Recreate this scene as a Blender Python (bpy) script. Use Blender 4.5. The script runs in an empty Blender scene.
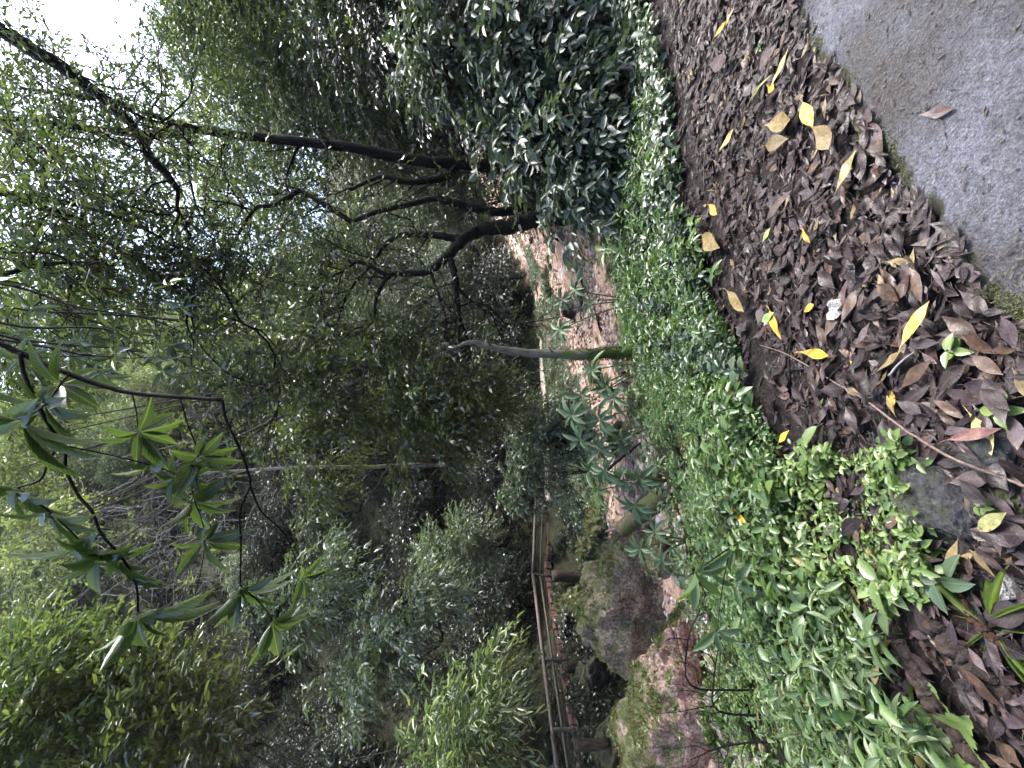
import bpy, math, random
import numpy as np
from mathutils import Vector, noise as mnoise

random.seed(7)
RNG = np.random.default_rng(11)
SC = bpy.context.scene
COL = SC.collection
UP = np.array([0.0, 0.0, 1.0])

# ------------------------------------------------------------------ camera numbers
FPX, PITCH, EYE = 469.0, math.radians(4.0), 1.55
CP, SP = math.cos(PITCH), math.sin(PITCH)


def ray(ix, iy):
    a = (384.0 - iy) / FPX
    d = (ix - 512.0) / FPX
    return np.array([a, CP - SP * d, -(SP + CP * d)])


def at(ix, iy, y):
    r = ray(ix, iy)
    return np.array([0, 0, EYE]) + r * (y / r[1])


# ------------------------------------------------------------------ small noise
def _hash(i, j, s):
    n = (i * 374761393 + j * 668265263 + s * 974711) & 0xFFFFFFFF
    n = ((n ^ (n >> 13)) * 1274126177) & 0xFFFFFFFF
    return ((n ^ (n >> 16)) & 0xFFFF) / 65535.0


def vnoise(x, y, s=0):
    x = np.asarray(x, float); y = np.asarray(y, float)
    i = np.floor(x).astype(np.int64); j = np.floor(y).astype(np.int64)
    fx = x - i; fy = y - j
    fx = fx * fx * (3 - 2 * fx); fy = fy * fy * (3 - 2 * fy)
    a = _hash(i, j, s); b = _hash(i + 1, j, s); c = _hash(i, j + 1, s); d = _hash(i + 1, j + 1, s)
    return (a * (1 - fx) + b * fx) * (1 - fy) + (c * (1 - fx) + d * fx) * fy - 0.5


def fbm(x, y, s=0, o=4):
    r = 0; amp = 1.0; f = 1.0
    for k in range(o):
        r = r + amp * vnoise(np.asarray(x) * f + k * 17.3, np.asarray(y) * f - k * 9.1, s + k)
        amp *= 0.5; f *= 2.03
    return r


# ------------------------------------------------------------------ terrain
VERGE = np.array([(-30, -16), (-3, -0.2), (-1.5, 1.15), (-0.1, 2.55), (1.6, 3.5), (3, 4.0), (5, 4.8), (10, 7), (40, 20)], float)
GUL = np.array([(-40, -14, -6), (-16, 2.5, -4.6), (-10, 7.5, -3.7), (-4.5, 10.4, -3.0), (-1.4, 11.8, -2.6), (3.5, 15.7, -1.8),
                (6, 19, -1.2), (12, 27, 0.2), (40, 60, 6)], float)
TRAIL = np.array([(-40, -9, -1.0), (-16, 5.2, -1.0), (-12.2, 9.0, -1.0), (-10.2, 12.5, -1.08), (-8.35, 20.5, -1.38), (-5.5, 22.0, -1.65),
                  (0, 23.0, -1.6), (6, 24.5, -1.1), (12, 32, 0.6), (40, 66, 7)], float)
EDGE = np.array([(-2.7, -0.9), (-1.0, 0.35), (-0.04, 1.07), (0.107, 1.186), (0.207, 1.245), (0.41, 1.39), (0.574, 1.491), (0.846, 1.67), (1.159, 1.814), (1.528, 2.014), (1.858, 2.17), (2.31, 2.34), (3.4, 2.85), (5.5, 3.9), (9, 5.6)], float)


def seg_dist(x, y, P):
    best = np.full(np.shape(x), 1e9)
    for a, b in zip(P[:-1], P[1:]):
        d = b[:2] - a[:2]; L2 = d @ d
        t = np.clip(((x - a[0]) * d[0] + (y - a[1]) * d[1]) / L2, 0, 1)
        best = np.minimum(best, np.hypot(x - a[0] - t * d[0], y - a[1] - t * d[1]))
    return best


def terr(x, y, rough=True):
    x = np.asarray(x, float); y = np.asarray(y, float)
    ye = np.interp(x, VERGE[:, 0], VERGE[:, 1])
    yg = np.interp(x, GUL[:, 0], GUL[:, 1]); zg = np.interp(x, GUL[:, 0], GUL[:, 2])
    yt = np.interp(x, TRAIL[:, 0], TRAIL[:, 1]); zt = np.interp(x, TRAIL[:, 0], TRAIL[:, 2])
    zt = np.minimum(zt, 5.0)
    yt = np.maximum(yt, yg + 1.5)
    dt = seg_dist(x, y, TRAIL); dg = seg_dist(x, y, GUL)
    # near bank
    w = np.clip((yg - 0.8 - y) / np.maximum(yg - 0.8 - ye, 0.3), 0, 1)
    zn = zg * (1 - w) ** 1.25
    # far bank up to the trail
    w2 = np.clip((y - yg - 0.8) / np.maximum(yt - yg - 0.8, 0.3), 0, 1)
    zf = zg + (zt - zg) * (w2 ** np.interp(x, [-7.5, -5], [12.0, 0.75]))
    slope = np.interp(x, [-12, 8, 16, 40], [2.1, 1.9, 1.1, 0.6])
    h = np.maximum(dt - 0.9, 0)
    zh = zt + slope * h / (1 + (slope * h / 62.0) ** 3) ** (1 / 3)
    z = np.where(y < ye, 0.0, np.where(y < yg, zn, np.where(y < yt, zf, zh)))
    # right-hand bank climbs beyond the verge
    rb = np.clip((x - 4.2) / 5.0, 0, 1) * np.clip((y - ye - 0.4) / 3.0, 0, 1) * np.where(y < yg, 1, 0) * np.clip(dg / 3.5 - 0.3, 0, 1)
    z = z + rb * np.maximum(x - 4.2, 0) * 0.42
    # behind the camera the slope on the path's uphill side climbs gently
    z = z + np.clip(-y - 3.0, 0, 60) * 0.35
    if rough:
        hill = np.clip((dt - 0.8) / 4, 0, 1) * (y > yt)
        z = z + fbm(x * 0.22, y * 0.22, 5) * 2.6 * hill
        near = np.clip((y - ye) / 1.0, 0, 1) * (y < yt)
        z = z + fbm(x * 0.9, y * 0.9, 9) * 0.28 * near * np.clip(dt / 2.0, 0, 1)
        z = z + fbm(x * 5, y * 5, 3, 3) * 0.03
        z = z + np.where(y - ye < 0.3, fbm(x * 9, y * 9, 21, 3) * 0.03, 0)
    return z


def tz(x, y):
    return float(terr(np.array([x]), np.array([y]))[0])


def hit(ix, iy, lift=0.0, far=80.0):
    r = ray(ix, iy)
    t = np.concatenate([np.linspace(0.5, 8, 900), np.linspace(8, far, 2400)])
    P = np.array([0, 0, EYE])[None] + r[None] * t[:, None]
    below = np.nonzero(P[:, 2] < terr(P[:, 0], P[:, 1]) + lift)[0]
    if len(below) == 0:
        return None
    return P[below[0]]


# ------------------------------------------------------------------ mesh accumulator
class Acc:
    def __init__(self):
        self.v = []; self.f = []; self.n = 0; self.uv = []; self.veins = False

    def add(self, V, faces, mat=0, smooth=True, uv=None):
        V = np.asarray(V, float)
        self.veins = self.veins or uv is not None
        self.uv.append(np.zeros((len(V), 2)) if uv is None else uv)
        for F in faces:
            F = np.asarray(F, np.int64)
            if F.size:
                self.f.append((F + self.n, mat, smooth))
        self.v.append(V); self.n += len(V)

    def build(self, name, mats, parent=None, origin=(0, 0, 0)):
        V = np.concatenate(self.v) - np.asarray(origin, float)
        me = bpy.data.meshes.new(name)
        nf = sum(len(F) for F, _, _ in self.f); nl = sum(F.size for F, _, _ in self.f)
        me.vertices.add(len(V)); me.vertices.foreach_set('co', V.astype(np.float32).ravel())
        me.loops.add(nl); me.polygons.add(nf)
        me.loops.foreach_set('vertex_index', np.concatenate([F.ravel() for F, _, _ in self.f]).astype(np.int32))
        tot = np.concatenate([np.full(len(F), F.shape[1]) for F, _, _ in self.f])
        me.polygons.foreach_set('loop_start', np.concatenate([[0], np.cumsum(tot)[:-1]]).astype(np.int32))
        me.polygons.foreach_set('material_index', np.concatenate([np.full(len(F), m) for F, m, _ in self.f]).astype(np.int32))
        me.polygons.foreach_set('use_smooth', np.concatenate([np.full(len(F), s) for F, _, s in self.f]).astype(bool))
        if self.veins:
            U = np.concatenate(self.uv).astype(np.float32)
            for k, nm in enumerate(('leaf_across', 'leaf_along')):
                me.attributes.new(nm, 'FLOAT', 'POINT').data.foreach_set('value', np.ascontiguousarray(U[:, k]))
        me.update(calc_edges=True)
        for m in (mats if isinstance(mats, (list, tuple)) else [mats]):
            me.materials.append(m)
        o = bpy.data.objects.new(name, me); COL.objects.link(o)
        if parent is not None:
            o.parent = parent
        else:
            o.location = origin
        return o


def tag(o, label=None, cat=None, group=None, kind=None):
    if label: o['label'] = label
    if cat: o['category'] = cat
    if group: o['group'] = group
    if kind: o['kind'] = kind
    return o


def thing(name, label, cat, loc, group=None, rz=0.0):
    o = bpy.data.objects.new(name, None); COL.objects.link(o)
    o.location = [float(c) for c in loc]; o.rotation_euler = (0, 0, rz); o.empty_display_size = 0.1
    return tag(o, label, cat, group)


def copy_tree(o, parent=None):
    c = o.copy(); COL.objects.link(c)
    if parent is not None:
        c.parent = parent
    for ch in list(o.children):
        copy_tree(ch, c)
    return c


# ------------------------------------------------------------------ geometry helpers
def nrm(A):
    return A / np.maximum(np.linalg.norm(A, axis=-1, keepdims=True), 1e-9)


def smooth_path(pts, rad, k=4):
    P = [np.asarray(p, float) for p in pts]
    if len(P) < 3:
        out = [P[0] + (P[-1] - P[0]) * t for t in np.linspace(0, 1, k + 1)]
        return np.array(out), np.interp(np.linspace(0, 1, k + 1), np.linspace(0, 1, len(rad)), rad)
    Q = [2 * P[0] - P[1]] + P + [2 * P[-1] - P[-2]]
    out = []; rr = []
    for i in range(1, len(Q) - 2):
        for s in range(k):
            t = s / k
            a, b, c, d = Q[i - 1], Q[i], Q[i + 1], Q[i + 2]
            out.append(0.5 * (2 * b + (c - a) * t + (2 * a - 5 * b + 4 * c - d) * t * t + (3 * b - a - 3 * c + d) * t ** 3))
            rr.append(rad[i - 1] * (1 - t) + rad[i] * t)
    out.append(P[-1]); rr.append(rad[-1])
    return np.array(out), np.array(rr)


def tube(acc, pts, rad, n=7, mat=0, k=4, wob=0.0, rng=RNG, cap=True):
    if np.isscalar(rad):
        rad = [rad] * len(pts)
    if len(rad) != len(pts):
        rad = np.interp(np.linspace(0, 1, len(pts)), np.linspace(0, 1, len(rad)), rad)
    P, R = smooth_path(pts, rad, k)
    if wob:
        P = P + rng.normal(0, 1, P.shape) * (wob * R[:, None])
    T = nrm(np.gradient(P, axis=0))
    ref = np.array([0.3, 0.2, 1.0]) if abs(T[0][2]) < 0.9 else np.array([1.0, 0.1, 0])
    rings = []
    u = nrm(np.cross(T[0], ref))
    for i in range(len(P)):
        u = nrm(u - T[i] * (u @ T[i])); w = np.cross(T[i], u)
        a = np.arange(n) * 2 * math.pi / n
        rr = R[i] * (1 + (rng.normal(0, 1, n) * wob * 0.35 if wob else 0))
        rings.append(P[i] + (np.cos(a) * rr)[:, None] * u + (np.sin(a) * rr)[:, None] * w)
    V = np.concatenate(rings)
    m = len(P)
    i0 = (np.arange(m - 1)[:, None] * n + np.arange(n)[None]).ravel()
    i1 = (np.arange(m - 1)[:, None] * n + (np.arange(n)[None] + 1) % n).ravel()
    F = np.stack([i0, i1, i1 + n, i0 + n], 1)
    fs = [F]
    if cap:
        V = np.concatenate([V, P[:1], P[-1:]])
        a = np.arange(n); b = (a + 1) % n
        fs += [np.stack([b, a, np.full(n, m * n)], 1), np.stack([a + (m - 1) * n, b + (m - 1) * n, np.full(n, m * n + 1)], 1)]
    acc.add(V, fs, mat)
    return P


def make_template(ts, ws, fold=0.14, droop=0.12, wave=0.0):
    """leaf blade: midrib along +y, unit length and unit width; points at both ends"""
    V = [(0, 0, 0)]
    for t, w in zip(ts, ws):
        z = -droop * t * t
        wv = wave * math.sin(t * 23.0)
        V += [(-0.5 * w, t, z + fold * w + wv), (0, t, z), (0.5 * w, t, z + fold * w - wv)]
    V.append((0, 1, -droop))
    n = len(ts); tri = [(0, 2, 1), (0, 3, 2)]; quad = []
    for i in range(n - 1):
        a = 1 + 3 * i; b = a + 3
        quad += [(a, a + 1, b + 1, b), (a + 1, a + 2, b + 2, b + 1)]
    a = 1 + 3 * (n - 1); e = 3 * n + 1
    tri += [(a, a + 1, e), (a + 1, a + 2, e)]
    return np.array(V, float), [np.array(tri), np.array(quad).reshape(-1, 4)]


T4 = (np.array([(0, 0, 0), (-0.5, 0.45, 0.1), (0, 1, -0.1), (0.5, 0.45, 0.1)], float), [np.array([(0, 3, 2, 1)])])
T8 = make_template([0.3, 0.68], [0.9, 0.8])
T14 = make_template([0.12, 0.3, 0.5, 0.7, 0.88], [0.45, 0.88, 1.0, 0.78, 0.38], 0.12, 0.2, 0.01)
TW = make_template([0.06, 0.14, 0.25, 0.38, 0.5, 0.62, 0.74, 0.86, 0.94], [0.2, 0.5, 0.8, 0.97, 1.0, 0.92, 0.75, 0.47, 0.22], 0.1, 0.25, 0.012)
TO = make_template([0.1, 0.3, 0.55, 0.8], [0.55, 1.0, 0.95, 0.55], 0.1, 0.15)


def inst(acc, tm, P, D, N, L, W, mat=0):
    V0, F0 = tm
    Y = nrm(D); Z = nrm(N - (N * Y).sum(1, keepdims=True) * Y); X = np.cross(Y, Z)
    n, k = len(P), len(V0)
    L = np.broadcast_to(L, (n,)); W = np.broadcast_to(W, (n,))
    V = (P[:, None, :] + X[:, None, :] * (V0[None, :, 0] * W[:, None])[..., None]
         + Y[:, None, :] * (V0[None, :, 1] * L[:, None])[..., None] + Z[:, None, :] * (V0[None, :, 2] * L[:, None])[..., None])
    off = (np.arange(n) * k)[:, None, None]
    acc.add(V.reshape(-1, 3), [(F[None] + off).reshape(-1, F.shape[1]) for F in F0], mat, uv=np.tile(np.stack([V0[:, 0] + 1.0, V0[:, 1]], 1), (n, 1)) if k >= 14 else None)


def rand_dirs(rng, n):
    return nrm(rng.normal(0, 1, (n, 3)))


def thin_tubes(acc, A, B, r, mat):
    n = len(A)
    D = nrm(B - A); X = nrm(np.cross(D, np.array([0.31, 0.52, 0.79]))); Y = np.cross(D, X)
    r = np.broadcast_to(r, (n,))[:, None]
    V = []
    for base, s in ((A, 1.0), (B, 0.45)):
        for k in range(3):
            a = k * 2.0944
            V.append(base + (X * math.cos(a) + Y * math.sin(a)) * r * s)
    V = np.stack(V, 1).reshape(-1, 3)
    q = np.array([(0, 1, 4, 3), (1, 2, 5, 4), (2, 0, 3, 5)])
    acc.add(V, [(q[None] + (np.arange(n) * 6)[:, None, None]).reshape(-1, 4)], mat)


def sprays(acc, rng, base, dirs, tl, nl, L, asp, tm, mat=0, twig=None, droop=0.3, up=0.8, tw_r=0.006, spread=1.0):
    """alternate leaves along straight drooping twigs"""
    n = len(base); D = nrm(dirs); tl = np.broadcast_to(tl, (n,))
    S = nrm(np.cross(D, UP + rng.normal(0, 0.15, (n, 3))))
    t = (np.arange(nl) + 0.6) / nl
    P = base[:, None] + D[:, None] * (tl[:, None] * t[None])[..., None]
    P[..., 2] -= droop * tl[:, None] * (t ** 2)[None]
    sgn = np.where(np.arange(nl) % 2 == 0, 1.0, -1.0)[None, :, None]
    ang = rng.uniform(0.35, 1.1, (n, nl, 1)) * spread
    LD = D[:, None] * np.cos(ang) + S[:, None] * sgn * np.sin(ang) + rng.normal(0, 0.22, (n, nl, 3))
    LD[..., 2] -= droop * rng.uniform(0.2, 1.3, (n, nl))
    NN = UP * up + rng.normal(0, 0.55, (n, nl, 3))
    LL = L * rng.uniform(0.6, 1.2, n * nl)
    inst(acc, tm, P.reshape(-1, 3), LD.reshape(-1, 3), NN.reshape(-1, 3), LL, LL * asp * rng.uniform(0.8, 1.2, n * nl), mat)
    if twig is not None:
        E = base + D * tl[:, None]; E[:, 2] -= droop * tl * 0.8
        thin_tubes(acc, base, E, tw_r, twig)


def crown(acc, rng, c, rad, ncl, tpc, clr, tl, nl, L, asp, tm=T4, mats=(0,), twig=None, droop=0.35, up=0.8, low=-0.7, shell=0.45, tw_r=0.006):
    """foliage as separate clumps in an uneven ellipsoid; returns the clump centres"""
    c = np.asarray(c, float); rad = np.asarray(rad, float)
    d = rand_dirs(rng, ncl * 4); d = d[d[:, 2] > low][:ncl]
    r = rng.uniform(shell, 1.0, len(d)) * (0.85 + 0.3 * rng.random(len(d)))
    CC = c + d * r[:, None] * rad
    for i, cc in enumerate(CC):
        m = max(3, int(tpc * rng.uniform(0.5, 1.5)))
        cr = clr * rng.uniform(0.6, 1.35)
        B = cc + rng.normal(0, 0.5, (m, 3)) * cr * np.array([1, 1, 0.7])
        out = nrm(B - cc + d[i] * cr * 0.6 + rng.normal(0, 0.3 * cr, (m, 3)))
        out[:, 2] = out[:, 2] * 0.6 + 0.05
        sprays(acc, rng, B, out, tl * rng.uniform(0.6, 1.3, m), nl, L, asp, tm, mats[i % len(mats)], twig, droop, up, tw_r)
    return CC


# ------------------------------------------------------------------ materials
def new_mat(name):
    m = bpy.data.materials.new(name); m.use_nodes = True
    nt = m.node_tree
    for nd in list(nt.nodes): nt.nodes.remove(nd)
    out = nt.nodes.new('ShaderNodeOutputMaterial')
    return m, nt, out


def N_(nt, typ, **kw):
    n = nt.nodes.new(typ)
    for k, v in kw.items():
        if k in n.inputs: n.inputs[k].default_value = v
        else: setattr(n, k, v)
    return n


def ramp(nt, src, stops, interp='LINEAR'):
    r = nt.nodes.new('ShaderNodeValToRGB'); r.color_ramp.interpolation = interp
    e = r.color_ramp.elements
    while len(e) < len(stops): e.new(0.5)
    for el, (p, c) in zip(e, stops):
        el.position = p; el.color = (*c, 1) if len(c) == 3 else c
    nt.links.new(src, r.inputs[0])
    return r.outputs[0]


def noise_n(nt, scale, detail=5, rough=0.6, vec=None, dist=0.0):
    n = nt.nodes.new('ShaderNodeTexNoise'); n.inputs['Scale'].default_value = scale
    n.inputs['Detail'].default_value = detail; n.inputs['Roughness'].default_value = rough; n.inputs['Distortion'].default_value = dist
    if vec is None:
        tc = nt.nodes.new('ShaderNodeNewGeometry'); vec = tc.outputs['Position']
    nt.links.new(vec, n.inputs['Vector'])
    return n.outputs[0]


def mixc(nt, fac, a, b, mode='MIX'):
    m = nt.nodes.new('ShaderNodeMix'); m.data_type = 'RGBA'; m.blend_type = mode
    for sock, v in ((m.inputs[0], fac), (m.inputs[6], a), (m.inputs[7], b)):
        if hasattr(v, 'is_linked'): nt.links.new(v, sock)
        elif isinstance(v, (int, float)): sock.default_value = v
        else: sock.default_value = (*v, 1)
    return m.outputs[2]


def mth(nt, op, a, b=0.0, clamp=False):
    m = nt.nodes.new('ShaderNodeMath'); m.operation = op; m.use_clamp = clamp
    for s, v in ((m.inputs[0], a), (m.inputs[1], b)):
        if hasattr(v, 'is_linked'): nt.links.new(v, s)
        else: s.default_value = v
    return m.outputs[0]


def bump(nt, h, strength=0.5, dist=0.02):
    b = nt.nodes.new('ShaderNodeBump'); b.inputs['Strength'].default_value = strength; b.inputs['Distance'].default_value = dist
    nt.links.new(h, b.inputs['Height'])
    return b.outputs[0]


def vein_fac(nt, freq=34.0):
    """midrib and slanting side veins from the blade's own coordinates; 0 where a mesh carries none"""
    ax = N_(nt, 'ShaderNodeAttribute', attribute_name='leaf_across'); al = N_(nt, 'ShaderNodeAttribute', attribute_name='leaf_along')
    q = mth(nt, 'ABSOLUTE', mth(nt, 'SUBTRACT', ax.outputs['Fac'], 1.0))
    rib = mth(nt, 'LESS_THAN', q, 0.035)
    side = mth(nt, 'POWER', mth(nt, 'ABSOLUTE', mth(nt, 'SINE', mth(nt, 'MULTIPLY', mth(nt, 'SUBTRACT', al.outputs['Fac'], mth(nt, 'MULTIPLY', q, 0.45)), freq))), 14.0)
    f = mth(nt, 'MAXIMUM', rib, mth(nt, 'MULTIPLY', side, 0.5))
    return mth(nt, 'MULTIPLY', f, mth(nt, 'GREATER_THAN', ax.outputs['Fac'], 0.2))


def leaf_mat(name, cols, rough=0.38, trans=0.35, tcol=(1.25, 1.35, 0.55), spec=0.5, hue=0.0):
    m, nt, out = new_mat(name)
    g = N_(nt, 'ShaderNodeNewGeometry')
    col = ramp(nt, g.outputs['Random Per Island'], [(i / max(1, len(cols) - 1), c) for i, c in enumerate(cols)])
    oi = N_(nt, 'ShaderNodeObjectInfo')
    hv = N_(nt, 'ShaderNodeHueSaturation')
    nt.links.new(mth(nt, 'ADD', mth(nt, 'MULTIPLY', oi.outputs['Random'], 0.5), 0.75), hv.inputs['Value'])
    nt.links.new(mth(nt, 'ADD', mth(nt, 'MULTIPLY', oi.outputs['Random'], -0.04), 0.52), hv.inputs['Hue'])
    nt.links.new(col, hv.inputs['Color']); col = mixc(nt, mth(nt, 'MULTIPLY', vein_fac(nt), 0.55), hv.outputs[0], (0.14, 0.17, 0.08))
    p = N_(nt, 'ShaderNodeBsdfPrincipled', Roughness=rough)
    p.inputs['Specular IOR Level'].default_value = spec
    nt.links.new(col, p.inputs['Base Color'])
    t = N_(nt, 'ShaderNodeBsdfTranslucent')
    nt.links.new(mixc(nt, 1.0, col, tcol, 'MULTIPLY'), t.inputs['Color'])
    mx = N_(nt, 'ShaderNodeMixShader'); mx.inputs[0].default_value = trans
    nt.links.new(p.outputs[0], mx.inputs[1]); nt.links.new(t.outputs[0], mx.inputs[2])
    nt.links.new(mx.outputs[0], out.inputs[0])
    return m


def bark_mat(name, c1, c2, scale=14, moss=None, mossz=None, rough=0.85):
    m, nt, out = new_mat(name)
    tc = N_(nt, 'ShaderNodeTexCoord')
    mp = N_(nt, 'ShaderNodeMapping'); mp.inputs['Scale'].default_value = (1, 1, 0.3)
    nt.links.new(tc.outputs['Object'], mp.inputs['Vector'])
    n = noise_n(nt, scale, 6, 0.65, mp.outputs[0])
    col = ramp(nt, n, [(0.3, c1), (0.7, c2)])
    if moss is not None:
        nz = noise_n(nt, 5, 5, 0.6)
        if mossz is not None:
            g = N_(nt, 'ShaderNodeNewGeometry'); sx = N_(nt, 'ShaderNodeSeparateXYZ'); nt.links.new(g.outputs['Position'], sx.inputs[0])
            f = mth(nt, 'ADD', mth(nt, 'MULTIPLY', mth(nt, 'SUBTRACT', mossz, sx.outputs[2]), 2.0), mth(nt, 'MULTIPLY', mth(nt, 'SUBTRACT', nz, 0.5), 5.0), True)
        else:
            f = ramp(nt, nz, [(0.42, (0, 0, 0)), (0.56, (1, 1, 1))])
        mc = ramp(nt, noise_n(nt, 60, 3), [(0.3, tuple(c * 0.5 for c in moss)), (0.7, moss)])
        col = mixc(nt, f, col, mc)
    p = N_(nt, 'ShaderNodeBsdfPrincipled', Roughness=rough); p.inputs['Specular IOR Level'].default_value = 0.12
    nt.links.new(col, p.inputs['Base Color']); nt.links.new(bump(nt, n, 0.9, 0.02), p.inputs['Normal'])
    nt.links.new(p.outputs[0], out.inputs[0])
    return m


def rock_mat(name, cols, moss=0.5, mosscol=(0.045, 0.055, 0.016), scale=3.0, rough=0.75, lich=0.0, wet=False):
    m, nt, out = new_mat(name)
    tc = N_(nt, 'ShaderNodeTexCoord'); v = tc.outputs['Object']
    n1 = noise_n(nt, scale, 8, 0.7, v, 0.4); n2 = noise_n(nt, scale * 9, 6, 0.7, v)
    col = ramp(nt, n1, [(0.25 + 0.5 * i / max(1, len(cols) - 1), c) for i, c in enumerate(cols)])
    col = mixc(nt, 0.9, col, ramp(nt, n2, [(0.36, (0.12, 0.12, 0.12)), (0.5, (0.8, 0.78, 0.76)), (0.66, (1.7, 1.65, 1.6))]), 'MULTIPLY')
    if lich:
        l = ramp(nt, noise_n(nt, scale * 14, 4, 0.7, v), [(0.58, (0, 0, 0)), (0.66, (lich,) * 3)])
        col = mixc(nt, l, col, (0.55, 0.52, 0.5))
    if moss:
        g = N_(nt, 'ShaderNodeNewGeometry'); sx = N_(nt, 'ShaderNodeSeparateXYZ'); nt.links.new(g.outputs['Normal'], sx.inputs[0])
        f = mth(nt, 'ADD', mth(nt, 'MULTIPLY', sx.outputs[2], 1.1), mth(nt, 'ADD', mth(nt, 'MULTIPLY', noise_n(nt, scale * 1.3, 6, 0.65, v), 3.2), -2.6 + moss * 1.5), True)
        mc = ramp(nt, noise_n(nt, scale * 16, 4, 0.7, v), [(0.3, tuple(c * 0.35 for c in mosscol)), (0.7, tuple(c * 1.5 for c in mosscol))])
        col = mixc(nt, f, col, mc)
    p = N_(nt, 'ShaderNodeBsdfPrincipled', Roughness=rough); p.inputs['Specular IOR Level'].default_value = 0.5 if rough < 0.5 else 0.2
    nt.links.new(col, p.inputs['Base Color'])
    nt.links.new(bump(nt, mth(nt, 'ADD', mth(nt, 'MULTIPLY', n1, 0.6), mth(nt, 'MULTIPLY', n2, 0.4)), 1.0, 0.08), p.inputs['Normal'])
    nt.links.new(p.outputs[0], out.inputs[0])
    return m


def flat_mat(name, cols, rough=0.6, scale=25, bstr=0.3, spec=0.5):
    m, nt, out = new_mat(name)
    tc = N_(nt, 'ShaderNodeTexCoord')
    n = noise_n(nt, scale, 5, 0.6, tc.outputs['Object'])
    p = N_(nt, 'ShaderNodeBsdfPrincipled', Roughness=rough); p.inputs['Specular IOR Level'].default_value = spec
    nt.links.new(ramp(nt, n, [(0.3 + 0.4 * i / max(1, len(cols) - 1), c) for i, c in enumerate(cols)]), p.inputs['Base Color'])
    nt.links.new(bump(nt, n, bstr, 0.01), p.inputs['Normal'])
    nt.links.new(p.outputs[0], out.inputs[0])
    return m


M = {}
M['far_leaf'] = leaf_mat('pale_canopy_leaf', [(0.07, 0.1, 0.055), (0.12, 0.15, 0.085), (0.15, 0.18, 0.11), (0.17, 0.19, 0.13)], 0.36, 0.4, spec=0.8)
M['mid_leaf'] = leaf_mat('canopy_leaf', [(0.018, 0.034, 0.022), (0.036, 0.058, 0.036), (0.065, 0.09, 0.054), (0.05, 0.07, 0.046)], 0.32, 0.38, spec=0.65)
M['olive_leaf'] = leaf_mat('olive_canopy_leaf', [(0.03, 0.05, 0.025), (0.055, 0.08, 0.03), (0.09, 0.12, 0.042)], 0.28, 0.4, spec=1.0)
M['dark_leaf'] = leaf_mat('dark_shrub_leaf', [(0.006, 0.011, 0.008), (0.012, 0.02, 0.014), (0.03, 0.045, 0.031)], 0.33, 0.18, spec=0.6)  # deep shade of the slope is put into this near-black leaf colour
M['gloss_leaf'] = leaf_mat('glossy_shrub_leaf', [(0.026, 0.042, 0.028), (0.05, 0.072, 0.05), (0.085, 0.11, 0.082)], 0.42, 0.26, spec=0.55)
M['wilt_leaf'] = leaf_mat('wilted_leaf', [(0.06, 0.03, 0.015), (0.16, 0.11, 0.03), (0.09, 0.05, 0.03)], 0.5, 0.3, (1.2, 1.0, 0.6))
M['bamboo_leaf'] = leaf_mat('bamboo_leaf', [(0.05, 0.08, 0.028), (0.09, 0.13, 0.045), (0.15, 0.19, 0.07)], 0.34, 0.38, (1.2, 1.3, 0.75), spec=0.8)
M['grey_leaf'] = leaf_mat('grey_green_leaf', [(0.05, 0.08, 0.05), (0.09, 0.125, 0.085), (0.13, 0.165, 0.12)], 0.34, 0.32, spec=0.9)
M['yellow_leaf'] = leaf_mat('yellow_green_leaf', [(0.04, 0.062, 0.022), (0.085, 0.115, 0.04), (0.15, 0.175, 0.065)], 0.36, 0.42, (1.2, 1.3, 0.75), spec=0.8)
M['lance_leaf'] = leaf_mat('light_lance_leaf', [(0.03, 0.06, 0.026), (0.055, 0.095, 0.04), (0.09, 0.13, 0.06)], 0.42, 0.34)
M['herb_leaf'] = leaf_mat('herb_leaf', [(0.045, 0.085, 0.024), (0.08, 0.135, 0.036), (0.13, 0.185, 0.055)], 0.38, 0.36, spec=0.7)
M['creep_leaf'] = leaf_mat('creeper_leaf', [(0.025, 0.048, 0.028), (0.05, 0.08, 0.048), (0.085, 0.115, 0.072)], 0.36, 0.28, spec=0.8)
M['palm_leaf'] = leaf_mat('palmate_leaf', [(0.045, 0.085, 0.035), (0.07, 0.12, 0.05), (0.1, 0.15, 0.07)], 0.42, 0.36, spec=0.45)
M['branch_leaf'] = leaf_mat('whorled_leaf', [(0.028, 0.046, 0.018), (0.042, 0.064, 0.022), (0.055, 0.08, 0.028)], 0.36, 0.42, (1.2, 1.3, 0.6), spec=0.6)
M['blade_leaf'] = leaf_mat('strap_leaf', [(0.08, 0.13, 0.03), (0.12, 0.17, 0.05)], 0.35, 0.4)
M['bark_dark'] = bark_mat('dark_wet_bark', (0.003, 0.003, 0.003), (0.014, 0.013, 0.011))
M['bark_mid'] = bark_mat('brown_bark', (0.02, 0.017, 0.012), (0.07, 0.06, 0.045))
M['bark_pale'] = bark_mat('pale_bark', (0.1, 0.09, 0.07), (0.24, 0.22, 0.18))
M['bark_moss'] = bark_mat('mossy_bark', (0.05, 0.047, 0.035), (0.13, 0.12, 0.09), 14, (0.085, 0.12, 0.022), 0.52)
M['log_moss'] = bark_mat('mossy_log_bark', (0.02, 0.016, 0.011), (0.08, 0.068, 0.048), 16, (0.05, 0.06, 0.02))
M['post_bark'] = bark_mat('dark_post_bark', (0.008, 0.007, 0.005), (0.045, 0.036, 0.028), 14)
M['rotten'] = bark_mat('rotten_wood', (0.006, 0.005, 0.005), (0.05, 0.036, 0.03), 45)
M['rotten_red'] = bark_mat('red_rotten_wood', (0.012, 0.007, 0.005), (0.06, 0.03, 0.021), 60)
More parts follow.
